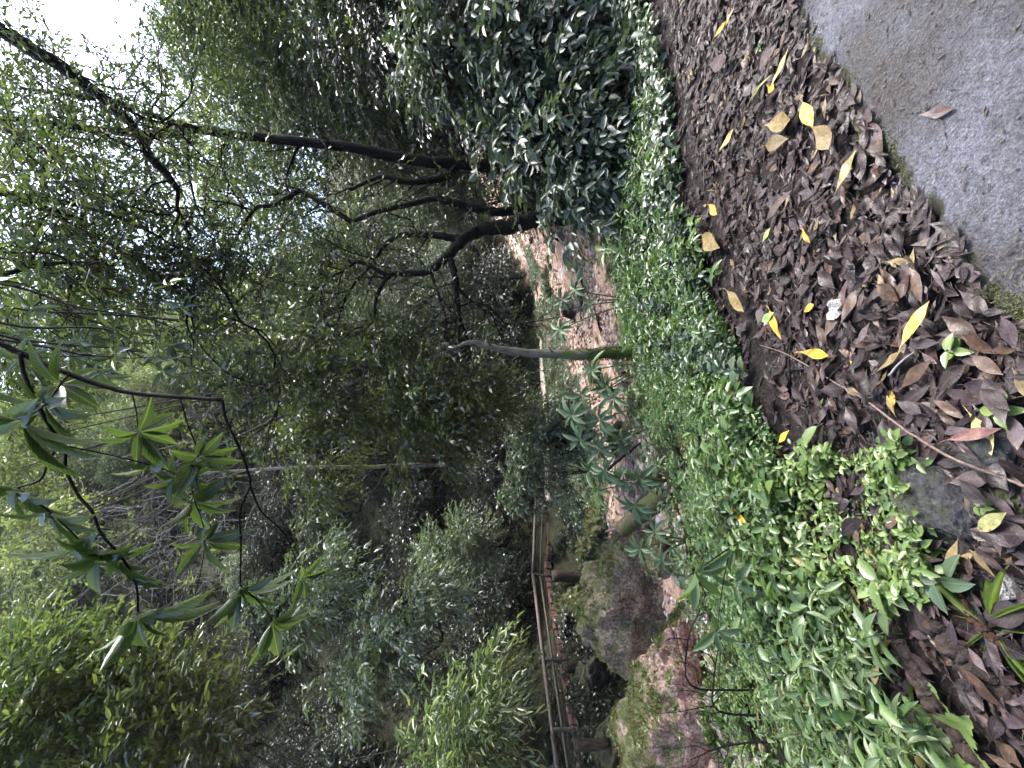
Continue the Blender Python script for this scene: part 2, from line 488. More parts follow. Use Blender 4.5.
M['twig'] = flat_mat('thin_twig', [(0.02, 0.016, 0.012), (0.05, 0.04, 0.03)], 0.8)
M['stem_green'] = flat_mat('green_stem', [(0.05, 0.07, 0.02), (0.08, 0.1, 0.03)], 0.5)
M['dry_twig'] = flat_mat('dry_vine', [(0.07, 0.065, 0.065), (0.17, 0.16, 0.16)], 0.8)

# ------------------------------------------------------------------ world, sun, camera
W = bpy.data.worlds.new('World'); SC.world = W; W.use_nodes = True
nt = W.node_tree
bg = nt.nodes['Background']
sky = nt.nodes.new('ShaderNodeTexSky'); sky.sky_type = 'NISHITA'; sky.sun_disc = False
SUN_EL, SUN_AZ = math.radians(58), math.radians(70)      # azimuth from +Y towards +X
sky.sun_elevation = SUN_EL; sky.sun_rotation = SUN_AZ
sky.air_density = 1.0; sky.dust_density = 3.0; sky.ozone_density = 1.0
nt.links.new(sky.outputs[0], bg.inputs[0]); bg.inputs[1].default_value = 0.125
sl = bpy.data.lights.new('sun', 'SUN'); sl.energy = 2.2; sl.angle = math.radians(36); sl.color = (1.0, 0.98, 0.94)
so = bpy.data.objects.new('sun', sl); COL.objects.link(so)
sd = Vector((math.sin(SUN_AZ) * math.cos(SUN_EL), math.cos(SUN_AZ) * math.cos(SUN_EL), math.sin(SUN_EL)))
so.rotation_euler = (-sd).to_track_quat('-Z', 'Y').to_euler()

cam = bpy.data.cameras.new('camera'); co = bpy.data.objects.new('camera', cam); COL.objects.link(co)
cam.sensor_fit = 'HORIZONTAL'; cam.sensor_width = 36; cam.lens = 36 * FPX / 1024
cam.clip_start = 0.05; cam.clip_end = 2000
from mathutils import Matrix
co.matrix_world = Matrix(((0, 1, 0, 0), (-SP, 0, -CP, 0), (-CP, 0, SP, EYE), (0, 0, 0, 1)))
SC.camera = co
SC.view_settings.view_transform = 'Standard'; SC.view_settings.look = 'None'
SC.view_settings.exposure = 2.68; SC.view_settings.gamma = 1.0; SC.view_settings.use_curve_mapping = False
SC.render.engine = 'CYCLES'
cy = SC.cycles
cy.max_bounces = 6; cy.diffuse_bounces = 2; cy.glossy_bounces = 2; cy.transmission_bounces = 4; cy.transparent_max_bounces = 4
cy.volume_bounces = 0
cy.use_denoising = True; cy.denoising_prefilter = 'FAST'; cy.caustics_reflective = False; cy.caustics_refractive = False
cy.use_adaptive_sampling = True; cy.adaptive_threshold = 0.02; cy.sample_clamp_indirect = 6.0

# ------------------------------------------------------------------ ground sheet
def grid_lines(lo, hi, f0, f1, step, growth):
    a = list(np.arange(f0, f1 + 1e-6, step))
    s = step; x = f1
    while x < hi: s *= growth; x += s; a.append(x)
    s = step; x = f0
    while x > lo: s *= growth; x -= s; a.insert(0, x)
    return np.array(a)


gx = grid_lines(-130, 130, -5, 7, 0.055, 1.07); gy = grid_lines(-60, 170, 0.6, 8, 0.055, 1.06)
GX, GY = np.meshgrid(gx, gy)
GZ = terr(GX, GY)
dgE = GY - np.interp(GX, VERGE[:, 0], VERGE[:, 1])
pe = np.interp(GX, EDGE[:, 0], EDGE[:, 1])
GZ = np.where((GY < pe - 0.05) & (GX > -4) & (GX < 12), np.minimum(GZ, -0.05), GZ)
acc = Acc()
nx, ny = len(gx), len(gy)
ii = (np.arange(ny - 1)[:, None] * nx + np.arange(nx - 1)[None]).ravel()
acc.add(np.stack([GX.ravel(), GY.ravel(), GZ.ravel()], 1), [np.stack([ii, ii + 1, ii + nx + 1, ii + nx], 1)])


def set_attr(o, name, vals):
    at_ = o.data.attributes.new(name, 'FLOAT', 'POINT'); at_.data.foreach_set('value', np.asarray(vals, np.float32).ravel())


m, nt, out = new_mat('forest_floor')
a1 = N_(nt, 'ShaderNodeAttribute', attribute_name='bed'); a2 = N_(nt, 'ShaderNodeAttribute', attribute_name='green')
n1 = noise_n(nt, 2.2, 8, 0.7); n2 = noise_n(nt, 38, 6, 0.7); n3 = noise_n(nt, 0.8, 5, 0.6)
soil = ramp(nt, n2, [(0.3, (0.006, 0.005, 0.005)), (0.55, (0.018, 0.014, 0.013)), (0.75, (0.05, 0.04, 0.036))])
green = ramp(nt, noise_n(nt, 6, 8, 0.75), [(0.35, (0.006, 0.007, 0.004)), (0.5, (0.016, 0.018, 0.008)), (0.7, (0.04, 0.044, 0.02))])
bed = ramp(nt, noise_n(nt, 4.5, 9, 0.75, None, 0.5), [(0.32, (0.06, 0.04, 0.03)), (0.43, (0.3, 0.19, 0.13)), (0.55, (0.46, 0.33, 0.26)), (0.68, (0.6, 0.53, 0.49))])
c = mixc(nt, mth(nt, 'MULTIPLY', a2.outputs['Fac'], ramp(nt, n1, [(0.3, (0, 0, 0)), (0.5, (1, 1, 1))])), soil, green)
bedf = ramp(nt, mth(nt, 'ADD', a1.outputs['Fac'], mth(nt, 'MULTIPLY', mth(nt, 'SUBTRACT', n1, 0.5), 0.9)), [(0.4, (0, 0, 0)), (0.55, (1, 1, 1))])
c = mixc(nt, bedf, c, bed)
p = N_(nt, 'ShaderNodeBsdfPrincipled', Roughness=0.7); p.inputs['Specular IOR Level'].default_value = 0.1
nt.links.new(c, p.inputs['Base Color'])
nt.links.new(bump(nt, mth(nt, 'ADD', mth(nt, 'MULTIPLY', n1, 1.0), mth(nt, 'MULTIPLY', n2, 0.25)), 1.0, 0.12), p.inputs['Normal'])
nt.links.new(p.outputs[0], out.inputs[0])
ground = acc.build('ground', m); tag(ground, 'dark forest floor of the ravine, falling from the verge to the stream and climbing the far slope', 'ground', kind='structure')
dgul = seg_dist(GX, GY, GUL)
set_attr(ground, 'bed', np.clip(1.5 - dgul / np.where(GY < np.interp(GX, GUL[:, 0], GUL[:, 1]), 4.6, 3.6), 0, 1))
set_attr(ground, 'green', np.clip(dgE / 1.0, 0, 1))

# concrete path -----------------------------------------------------
EP, _ = smooth_path([(*e, 0) for e in EDGE], [0] * len(EDGE), 28)
ET = nrm(np.gradient(EP, axis=0)); EN = np.stack([ET[:, 1], -ET[:, 0], 0 * ET[:, 0]], 1)      # towards the walker
jag = fbm(EP[:, 0] * 3, EP[:, 1] * 3, 31) * 0.07 + fbm(EP[:, 0] * 14, EP[:, 1] * 14, 33, 4) * 0.05
offs = np.array([-0.02, -0.012, 0.0, 0.025, 0.06, 0.1, 0.15, 0.2, 0.26, 0.33, 0.42, 0.52, 0.65, 0.8, 1.0, 1.3, 1.7, 2.2, 2.8, 3.6])
hts = np.array([-0.12, -0.02, 0.018, 0.036, 0.046, 0.05] + [0.052] * 14)
rows = []
for o_, h_ in zip(offs, hts):
    Q = EP + EN * (o_ + jag * max(0.0, 1 - o_ / 0.5))[:, None]
    Q[:, 2] = h_ + fbm(Q[:, 0] * 2, Q[:, 1] * 2, 41) * 0.012 + fbm(Q[:, 0] * 11, Q[:, 1] * 11, 43) * 0.006
    rows.append(Q)
V = np.concatenate(rows); n = len(EP)
ii = (np.arange(len(offs) - 1)[:, None] * n + np.arange(n - 1)[None]).ravel()
acc = Acc(); acc.add(V, [np.stack([ii, ii + n, ii + n + 1, ii + 1], 1)])
m, nt, out = new_mat('shaded_wet_concrete')
ae = N_(nt, 'ShaderNodeAttribute', attribute_name='edge')
n1 = noise_n(nt, 2.2, 8, 0.65); n2 = noise_n(nt, 48, 8, 0.8); n3 = noise_n(nt, 190, 4, 0.75)
vo = N_(nt, 'ShaderNodeTexVoronoi'); vo.inputs['Scale'].default_value = 95.0
nt.links.new(N_(nt, 'ShaderNodeNewGeometry').outputs['Position'], vo.inputs['Vector'])
c = ramp(nt, n1, [(0.36, (0.075, 0.062, 0.06)), (0.48, (0.095, 0.093, 0.106)), (0.58, (0.15, 0.153, 0.185))])  # base tone lowered so the path's shade sits in the colour
c = mixc(nt, 0.9, c, ramp(nt, n2, [(0.36, (0.3, 0.28, 0.28)), (0.5, (0.95, 0.95, 0.95)), (0.66, (1.5, 1.5, 1.5))]), 'MULTIPLY')
c = mixc(nt, 0.7, c, ramp(nt, n3, [(0.38, (0.35, 0.34, 0.33)), (0.5, (1.0, 1.0, 1.0)), (0.64, (1.5, 1.5, 1.5))]), 'MULTIPLY')
c = mixc(nt, ramp(nt, noise_n(nt, 21, 7, 0.75), [(0.62, (0, 0, 0)), (0.7, (0.7, 0.7, 0.7))]), c, (0.05, 0.045, 0.04))
mossf = ramp(nt, mth(nt, 'ADD', ae.outputs['Fac'], mth(nt, 'MULTIPLY', mth(nt, 'SUBTRACT', noise_n(nt, 16, 6, 0.7), 0.5), 0.9)), [(0.42, (0, 0, 0)), (0.62, (1, 1, 1))])
c = mixc(nt, mossf, c, ramp(nt, n2, [(0.3, (0.018, 0.018, 0.012)), (0.7, (0.07, 0.07, 0.03))]))
p = N_(nt, 'ShaderNodeBsdfPrincipled', Roughness=0.55)
nt.links.new(c, p.inputs['Base Color'])
nt.links.new(bump(nt, mth(nt, 'ADD', mth(nt, 'MULTIPLY', n2, 0.7), mth(nt, 'MULTIPLY', mth(nt, 'ADD', n3, vo.outputs['Distance']), 0.35)), 1.0, 0.06), p.inputs['Normal'])
nt.links.new(p.outputs[0], out.inputs[0])
path = acc.build('concrete_path', m); tag(path, 'wet grey rough concrete path, toned down for shade, with a mossy broken edge', 'path', kind='structure')
set_attr(path, 'edge', np.repeat(np.clip(1 - (offs - 0.0) / 0.11, 0, 1), n))

# dirt trail on the far bank ------------------------------------------
TP, _ = smooth_path(TRAIL[5:-1], [0] * len(TRAIL[5:-1]), 14)
TT = nrm(np.gradient(TP[:, :2], axis=0)); TN = np.stack([TT[:, 1], -TT[:, 0]], 1)
rows = []
for o_ in (-0.75, -0.4, 0, 0.4, 0.75):
    Q = np.zeros((len(TP), 3)); Q[:, :2] = TP[:, :2] + TN * o_
    Q[:, 2] = TP[:, 2] + 0.06 + fbm(Q[:, 0] * 1.5, Q[:, 1] * 1.5, 51) * 0.06 - (0.25 if abs(o_) > 0.7 else 0)
    rows.append(Q)
n = len(TP); ii = (np.arange(4)[:, None] * n + np.arange(n - 1)[None]).ravel()
acc = Acc(); acc.add(np.concatenate(rows), [np.stack([ii, ii + n, ii + n + 1, ii + 1], 1)])
trail = acc.build('dirt_trail', flat_mat('pale_trail_dirt', [(0.16, 0.12, 0.1), (0.3, 0.24, 0.2), (0.38, 0.32, 0.28)], 0.8, 6))
tag(trail, 'pale earth trail along the foot of the far slope', 'trail', kind='structure')

# stream water --------------------------------------------------------
SP_, _ = smooth_path(GUL[1:-1], [0] * len(GUL[1:-1]), 24)
ST = nrm(np.gradient(SP_[:, :2], axis=0)); SN = np.stack([ST[:, 1], -ST[:, 0]], 1)
wd = 0.75 + 0.5 * vnoise(SP_[:, 0] * 0.9, SP_[:, 1] * 0.9, 61)
wan = vnoise(SP_[:, 0] * 0.6 + 5, SP_[:, 1] * 0.6, 62) * 1.1
rows = []
for o_ in np.linspace(-1, 1, 9):
    Q = np.zeros((len(SP_), 3)); Q[:, :2] = SP_[:, :2] + SN * (o_ * wd + wan)[:, None]
    Q[:, 2] = np.interp(Q[:, 0], GUL[:, 0], GUL[:, 2]) + 0.08 + fbm(Q[:, 0] * 3, Q[:, 1] * 3, 63) * 0.05
    rows.append(Q)
n = len(SP_); ii = (np.arange(8)[:, None] * n + np.arange(n - 1)[None]).ravel()
acc = Acc(); acc.add(np.concatenate(rows), [np.stack([ii, ii + n, ii + n + 1, ii + 1], 1)])
m, nt, out = new_mat('shallow_brown_water')
n1 = noise_n(nt, 2.5, 6, 0.65, None, 0.8); n2 = noise_n(nt, 9, 6, 0.7)
c = ramp(nt, n1, [(0.32, (0.2, 0.12, 0.075)), (0.48, (0.4, 0.26, 0.18)), (0.58, (0.5, 0.37, 0.3)), (0.64, (0.75, 0.72, 0.7))])
p = N_(nt, 'ShaderNodeBsdfPrincipled', Roughness=0.14)
nt.links.new(c, p.inputs['Base Color']); nt.links.new(bump(nt, n2, 0.6, 0.05), p.inputs['Normal']); nt.links.new(p.outputs[0], out.inputs[0])
tag(acc.build('stream_water', m), 'shallow brownish stream running over pink gravel', 'stream', kind='structure')

#@@PART2@@
# ------------------------------------------------------------------ rocks
def rock_acc(rad, seed, sub=5, rough=0.22, ridged=0.12):
    import bmesh
    bm = bmesh.new(); bmesh.ops.create_icosphere(bm, subdivisions=sub, radius=1.0)
    V = np.array([v.co[:] for v in bm.verts]); F = np.array([[v.index for v in f.verts] for f in bm.faces]); bm.free()
    rng = np.random.default_rng(seed)
    # flatten against a few random planes for facets
    for k in range(14):
        d = rand_dirs(rng, 1)[0]; h = rng.uniform(0.5, 0.85)
        s = V @ d; V = V - d[None] * (np.maximum(s - h, 0) * 0.93)[:, None]
    o = rng.uniform(-50, 50, 3)
    disp = np.array([mnoise.fractal(Vector(v * 1.3 + o), 1.0, 2.0, 5) for v in V])
    rid = np.array([mnoise.ridged_multi_fractal(Vector(v * 2.2 + o), 1.0, 2.1, 5, 0.9, 2.0) for v in V]) - 1.0
    fine = np.array([mnoise.turbulence(Vector(v * 5.0 + o), 4, False) for v in V]) - 0.7 if sub >= 5 else 0
    V = V * (1 + rough * disp + ridged * 0.4 * rid + 0.09 * fine)[:, None] * np.asarray(rad)[None]
    a = Acc(); a.add(V, [F]); return a


M['rock_grey'] = rock_mat('grey_brown_rock', [(0.05, 0.039, 0.027), (0.14, 0.112, 0.082), (0.28, 0.235, 0.18)], 0.55, scale=1.6, lich=0.5)
M['rock_pink'] = rock_mat('pink_rock', [(0.15, 0.095, 0.08), (0.29, 0.2, 0.175), (0.42, 0.32, 0.29)], 0.62, scale=1.8, lich=0.6)
M['rock_moss'] = rock_mat('mossy_rock', [(0.05, 0.045, 0.03), (0.1, 0.085, 0.06)], 1.15, (0.05, 0.053, 0.018), scale=2.0)
M['rock_dark'] = rock_mat('dark_wet_rock', [(0.012, 0.01, 0.009), (0.045, 0.037, 0.032)], 0.4, scale=2.4, rough=0.55)
M['rock_speck'] = rock_mat('speckled_rock', [(0.12, 0.1, 0.09), (0.24, 0.2, 0.18), (0.38, 0.34, 0.32)], 0.4, (0.05, 0.062, 0.02), scale=2.6, lich=0.9)
M['slate'] = rock_mat('dark_slate', [(0.012, 0.012, 0.014), (0.04, 0.04, 0.045), (0.12, 0.12, 0.13)], 0.12, scale=5, rough=0.3)
M['white_stone'] = rock_mat('white_stone', [(0.5, 0.49, 0.47), (0.7, 0.69, 0.67)], 0, scale=20)


M['moss_tuft'] = leaf_mat('moss_tuft', [(0.025, 0.03, 0.01), (0.05, 0.055, 0.016), (0.085, 0.09, 0.028)], 0.8, 0.15, spec=0.2)


def boulder(label, ix, iy, y, rad, mat, seed, rot=0.0, group=None, name='boulder', sub=6, lift=0.0, cat='boulder'):
    o = rock_acc(rad, seed, sub).build(name, M[mat])
    if mat in ('rock_grey', 'rock_pink', 'rock_moss', 'rock_speck') and max(rad) > 0.55:
        rng = np.random.default_rng(seed); nv = len(o.data.vertices)
        C_ = np.empty(nv * 3, np.float32); o.data.vertices.foreach_get('co', C_); C_ = C_.reshape(-1, 3).astype(float)
        Nn = np.array([v.normal[:] for v in o.data.vertices]); msk = np.array([mnoise.fractal(Vector(c * 1.6), 1, 2, 4) for c in C_])
        prob = np.clip(Nn[:, 2] * 0.9 + msk * 1.1 - (0.0 if mat == 'rock_moss' else 0.25), 0, 1)
        w_ = prob / prob.sum(); k = rng.choice(nv, int(5200 * min(1.0, max(rad) / 1.5)), p=w_)
        Q = C_[k] + rng.normal(0, 0.02, (len(k), 3)); ac = Acc()
        thin_tubes(ac, Q - Nn[k] * 0.01, Q + nrm(Nn[k] + rng.normal(0, 0.6, (len(k), 3))) * rng.uniform(0.015, 0.065, len(k))[:, None], 0.009, 0)
        k2 = rng.choice(nv, 70, p=w_); inst(ac, T8, np.repeat(C_[k2], 5, 0), nrm(np.repeat(Nn[k2], 5, 0) * 0.6 + rng.normal(0, 0.6, (350, 3))), UP + rng.normal(0, 0.3, (350, 3)), rng.uniform(0.06, 0.14, 350), 0.035, 1)
        ac.build('moss', [M['moss_tuft'], M['herb_leaf']], o)
    o.location = at(ix, iy, y) + np.array([0, 0, lift]); o.rotation_euler = (0.1 * (seed % 3 - 1), 0.1 * (seed % 5 - 2), rot)
    return tag(o, label, cat, group)


boulder('largest boulder of the ravine, grey brown with a mossy shoulder, below the boardwalk', 635, 588, 12.4, (2.15, 1.4, 2.05), 'rock_grey', 3)
boulder('pink faced boulder with thick moss on top, in front of the largest boulder', 678, 712, 9.2, (1.9, 1.2, 1.6), 'rock_pink', 8)
boulder('rounded moss covered boulder behind the tip of the mossy log', 607, 517, 15.0, (0.95, 0.9, 0.8), 'rock_moss', 12)
boulder('dark wet stone in the middle of the upstream cascade, leafy sprig on it', 578, 308, 17.0, (0.85, 0.7, 0.6), 'rock_dark', 21)
boulder('speckled pale rock slab under the herb slope, half hidden by bare dark stems', 742, 738, 4.35, (0.62, 0.5, 0.34), 'rock_speck', 33)
boulder('mossy low rock wedged between the pink faced boulder and the stream', 690, 636, 9.8, (0.7, 0.6, 0.45), 'rock_moss', 35)
boulder('pinkish ledge rock on the far bank below the pale trail', 566, 250, 19.5, (1.4, 0.8, 0.75), 'rock_pink', 41)
boulder('pink layered rock step beside the cascade', 585, 285, 17.8, (0.9, 0.7, 0.5), 'rock_pink', 43)
boulder('mossy rock ledge under the pale trail, overhanging a dark hollow', 562, 285, 20.0, (1.3, 0.6, 0.8), 'rock_moss', 45)
boulder('grey rock standing in the stream bed behind the mossy snag', 600, 365, 15.0, (0.8, 0.7, 0.45), 'rock_grey', 47)
boulder('brown wet rock under the palmate leaves at the stream edge', 640, 405, 11.6, (0.7, 0.6, 0.45), 'rock_dark', 49)
boulder('dark rock face behind the support log of the boardwalk', 622, 650, 17.5, (1.9, 0.8, 1.3), 'rock_dark', 51)
boulder('low pale gravelly rock at the outer end of the mossy log', 690, 560, 9.4, (0.7, 0.6, 0.3), 'rock_pink', 53)

for (ix, iy, y, rad, mt, sd, lab) in ((578, 612, 18.6, (1.2, 0.7, 1.0), 'rock_moss', 111, 'mossy rock in the hollow right behind the largest boulder, beneath the boardwalk'),
                                      (592, 690, 14.9, (1.1, 0.7, 0.9), 'rock_dark', 112, 'dark wet rock under the boardwalk between its two thinner support logs'),
                                      (612, 745, 12.4, (1.0, 0.7, 0.8), 'rock_dark', 113, 'dark wet rock under the near end of the boardwalk'),
                                      (574, 545, 20.6, (1.0, 0.6, 0.8), 'rock_dark', 114, 'dark rock in the black hollow under the far end of the boardwalk'),
                                      (594, 548, 17.5, (0.8, 0.7, 0.6), 'rock_moss', 115, 'mossy rock between the thick support log and the tip of the mossy log'),
                                      (570, 640, 17.3, (0.9, 0.5, 0.7), 'rock_dark', 116, 'dark rock just under the deck where the boardwalk starts to climb'),
                                      (620, 440, 12.6, (0.6, 0.5, 0.35), 'rock_pink', 117, 'flat pink rock lying in the wide gravel bed behind the palmate leaves'),
                                      (655, 555, 10.4, (0.8, 0.6, 0.35), 'rock_pink', 118, 'flat pink slab between the mossy log and the stream water'),
                                      (612, 300, 14.2, (0.7, 0.6, 0.35), 'rock_pink', 119, 'flat pink rock below the upstream cascade, close to the dark palmate plant')):
    boulder(lab, ix, iy, y, rad, mt, sd)

# stream stones: shared meshes
base_st = []
for k, mt in enumerate(['rock_pink', 'rock_grey', 'rock_speck', 'rock_pink', 'rock_dark', 'rock_moss']):
    o = rock_acc((0.2, 0.17, 0.13), 70 + k, 3).build('stream_stone', M[mt]); base_st.append(o)
STL = {'rock_pink': 'pink rounded stone lying in the gravel of the stream bed', 'rock_grey': 'grey brown stone lying in the gravel of the stream bed',
       'rock_speck': 'pale speckled stone lying in the gravel of the stream bed', 'rock_dark': 'dark wet stone lying in the gravel of the stream bed',
       'rock_moss': 'green mossy stone lying in the gravel of the stream bed'}
first = set()
for i in range(64):
    j = i % 6
    x = RNG.uniform(-6.5, 7); s = RNG.normal(0, 1.3)
    yg = np.interp(x, GUL[:, 0], GUL[:, 1])
    o = base_st[j] if j not in first else base_st[j].copy()
    if j in first: COL.objects.link(o)
    first.add(j)
    o.location = (x, yg + s, tz(x, yg + s) + 0.05); o.rotation_euler = RNG.uniform(-0.3, 0.3, 3) + np.array([0, 0, RNG.uniform(0, 6)])
    o.scale = np.array([1, 1, RNG.uniform(0.7, 1.2)]) * RNG.uniform(0.6, 2.2)
    tag(o, STL[o.data.materials[0].name.replace('pink_rock', 'rock_pink').replace('grey_brown_rock', 'rock_grey').replace('speckled_rock', 'rock_speck').replace('dark_wet_rock', 'rock_dark').replace('mossy_rock', 'rock_moss')], 'stone', 'stones in the stream bed')

# gravel of the bed as one mass
acc = Acc(); rng = np.random.default_rng(5)
g0 = rock_acc((1, 1, 0.7), 99, 1, 0.2, 0.1)
n = 12000; x = rng.uniform(-8, 7.5, n); yy = np.interp(x, GUL[:, 0], GUL[:, 1]) + rng.normal(-0.4, 2.4, n)
P = np.stack([x, yy, terr(x, yy) + 0.015], 1); sz = rng.uniform(0.02, 0.085, n)
V0 = g0.v[0]; F0 = g0.f[0][0]
rz = rng.uniform(0, 6.28, n); c_, s_ = np.cos(rz), np.sin(rz)
V = np.stack([V0[None, :, 0] * c_[:, None] - V0[None, :, 1] * s_[:, None], V0[None, :, 0] * s_[:, None] + V0[None, :, 1] * c_[:, None], np.repeat(V0[None, :, 2], n, 0)], 2) * sz[:, None, None] + P[:, None]
acc.add(V.reshape(-1, 3), [(F0[None] + (np.arange(n) * len(V0))[:, None, None]).reshape(-1, 3)])
m, nt, out = new_mat('pink_gravel')
g = N_(nt, 'ShaderNodeNewGeometry')
c = ramp(nt, g.outputs['Random Per Island'], [(0, (0.09, 0.06, 0.047)), (0.4, (0.25, 0.165, 0.13)), (0.75, (0.4, 0.29, 0.24)), (1, (0.58, 0.52, 0.48))])
p = N_(nt, 'ShaderNodeBsdfPrincipled', Roughness=0.5); nt.links.new(c, p.inputs['Base Color']); nt.links.new(p.outputs[0], out.inputs[0])
tag(acc.build('gravel', m), 'pink and grey gravel scattered along the stream bed', 'gravel', kind='stuff')

# ------------------------------------------------------------------ boardwalk with railing
M['plank_red'] = flat_mat('reddish_plank', [(0.03, 0.015, 0.012), (0.085, 0.042, 0.034), (0.16, 0.085, 0.068)], 0.7, 12)
M['rail_wood'] = flat_mat('weathered_rail_wood', [(0.015, 0.011, 0.009), (0.045, 0.035, 0.029), (0.09, 0.072, 0.062)], 0.75, 14)
bw = thing('boardwalk', 'narrow reddish plank boardwalk with a thin wooden railing across the stream', 'boardwalk', at(546, 575, 20.3))
BO = np.array(bw.location)
near, cor, far_ = at(580, 775, 12.3), at(546, 577, 20.3), at(550, 500, 22.2)
rn, rc, rf = at(558, 775, 12.3), at(533, 574, 20.3), at(536, 500, 22.2)
deck = Acc(); edge_ = Acc(); rr = np.random.default_rng(3)


def box(acc, c, ax, ay, az, mat=0):
    c = np.asarray(c); V = []
    for i in (-1, 1):
        for j in (-1, 1):
            for k in (-1, 1):
                V.append(c + ax * i + ay * j + az * k)
    acc.add(V, [np.array([(0, 1, 3, 2), (4, 6, 7, 5), (0, 4, 5, 1), (2, 3, 7, 6), (0, 2, 6, 4), (1, 5, 7, 3)])], mat, False)


for a, b in ((near, cor), (cor, far_)):
    L = np.linalg.norm(b - a); d = (b - a) / L; side = nrm(np.cross(d, UP)); side = -side if side[1] < 0 else side
    if side[0] > 0 and a is near: side = -side
    upv = np.cross(side, d); upv = upv if upv[2] > 0 else -upv
    npl = int(L / 0.34)
    for k in range(npl):
        pc = a + d * (L * (k + 0.5) / npl)
        jut = rr.uniform(-0.05, 0.05)
        box(deck, pc + side * (0.24 + jut) + upv * rr.uniform(-0.02, 0.02), d * 0.155, side * 0.28, upv * 0.045)
        # saw-toothed end blocks
        box(deck, pc - upv * 0.1 + side * (0.03 + jut * 0.4), nrm(d + upv * rr.uniform(0.1, 0.3)) * 0.15, side * 0.05, upv * rr.uniform(0.075, 0.1))
    box(edge_, (a + b) / 2 + side * 0.2 - upv * 0.3, d * L / 2, side * 0.07, upv * 0.1)
deck.build('plank_deck', M['plank_red'], bw, BO)
edge_.build('stringer', M['rail_wood'], bw, BO)
a = Acc(); tube(a, [rn, rc], 0.07, 7, wob=0.015); tube(a, [rc, rf], 0.075, 7, wob=0.015); a.build('handrail', M['rail_wood'], bw, BO)
a = Acc(); mn, mc_, mf = rn * 0.5 + near * 0.5, rc * 0.45 + cor * 0.55, rf * 0.5 + far_ * 0.5
tube(a, [mn, mc_], 0.045, 6, wob=0.015); tube(a, [mc_, mf], 0.045, 6, wob=0.015); a.build('mid_rail', M['rail_wood'], bw, BO)
for (p0, p1, r) in ((rc, cor, 0.07), (rf, far_, 0.07), (rf * 0.82 + rc * 0.18, far_ * 0.82 + cor * 0.18, 0.06), (rc * 0.45 + rn * 0.55, cor * 0.45 + near * 0.55, 0.07), (rc * 0.15 + rn * 0.85, cor * 0.15 + near * 0.85, 0.07)):
    a = Acc(); tube(a, [p0 + UP * 0.06, p1 - UP * 0.25], r, 8, wob=0.05); a.build('rail_post', M['rail_wood'], bw, BO)
for (ix0, ix1, iy, y, r) in ((552, 598, 576, 19.5, 0.24), (564, 602, 667, 15.3, 0.16), (574, 608, 745, 12.0, 0.13)):
    a = Acc(); tube(a, [at(ix0, iy, y), at((ix0 + ix1) / 2, iy, y), at(ix1, iy - 2, y)], [r, r * 1.08, r * 0.95], 12, wob=0.04); a.build('support_log', M['post_bark'], bw, BO)
a = Acc(); tube(a, [at(594, 577, 20.0), at(604, 592, 19.5), at(622, 600, 19.2)], 0.05, 6, wob=0.1)
tag(a.build('brace', M['rail_wood'], bw, BO))

# pink block with leaning plank on the far bank
b0 = at(545, 332, 20.5)
bk = thing('stone_marker', 'pink stone block with two leaning reddish sticks at the trail edge', 'marker', b0)
a = rock_acc((0.42, 0.35, 0.36), 91, 4, 0.1, 0.05); a.v[0] = a.v[0] + at(551, 340, 20.5); a.build('block', M['rock_pink'], bk, b0)
for q in (0, 5):
    a = Acc(); tube(a, [at(536 + q, 321 + q * 0.4, 20.6), at(551, 331 + q, 20.4)], 0.06, 6, wob=0.05); a.build('stick', M['plank_red'], bk, b0)

# ------------------------------------------------------------------ dark leaning trees behind the herb bank
def path_at(pts):
    return [at(*p) for p in pts]


def sub_branches(acc, rng, P, r0, n, length, depth=2, mat=0, tips=None, droop=0.0):
    """crooked side branches grown off a limb, world size"""
    for k in range(n):
        i = rng.integers(len(P) // 4, len(P) - 1)
        T = nrm(P[min(i + 1, len(P) - 1)] - P[i - 1])
        d = nrm(T * 0.7 + rand_dirs(rng, 1)[0] * 0.9 + np.array([0, 0, 0.25 - droop]))
        L = length * rng.uniform(0.5, 1.2); pts = [P[i]]
        for s in range(5):
            d = nrm(d + rng.normal(0, 0.28, 3) + np.array([0, 0, 0.06 - droop * 0.25])); pts.append(pts[-1] + d * L / 5)
        Q = tube(acc, pts, [r0, r0 * 0.3], 5, mat, 2, 0.08, rng)
        if tips is not None: tips.append(pts[-1]); tips.append(pts[3])
        if depth > 1:
            sub_branches(acc, rng, Q, r0 * 0.5, max(2, n // 2), length * 0.55, depth - 1, mat, tips, droop)


def tip_foliage(acc, rng, tips, per, r, tl, nl, L, asp, tm=T4, mats=(0,), twig=None, droop=0.4, keep=1.0, up=0.8):
    for i, t in enumerate(tips):
        if rng.random() > keep: continue
        m = max(2, int(per * rng.uniform(0.5, 1.5)))
        B = t + rng.normal(0, 0.45, (m, 3)) * r
        sprays(acc, rng, B, nrm(rng.normal(0, 1, (m, 3)) * np.array([1, 1, 0.45])), tl, nl, L, asp, tm, mats[i % len(mats)], twig, droop, up)


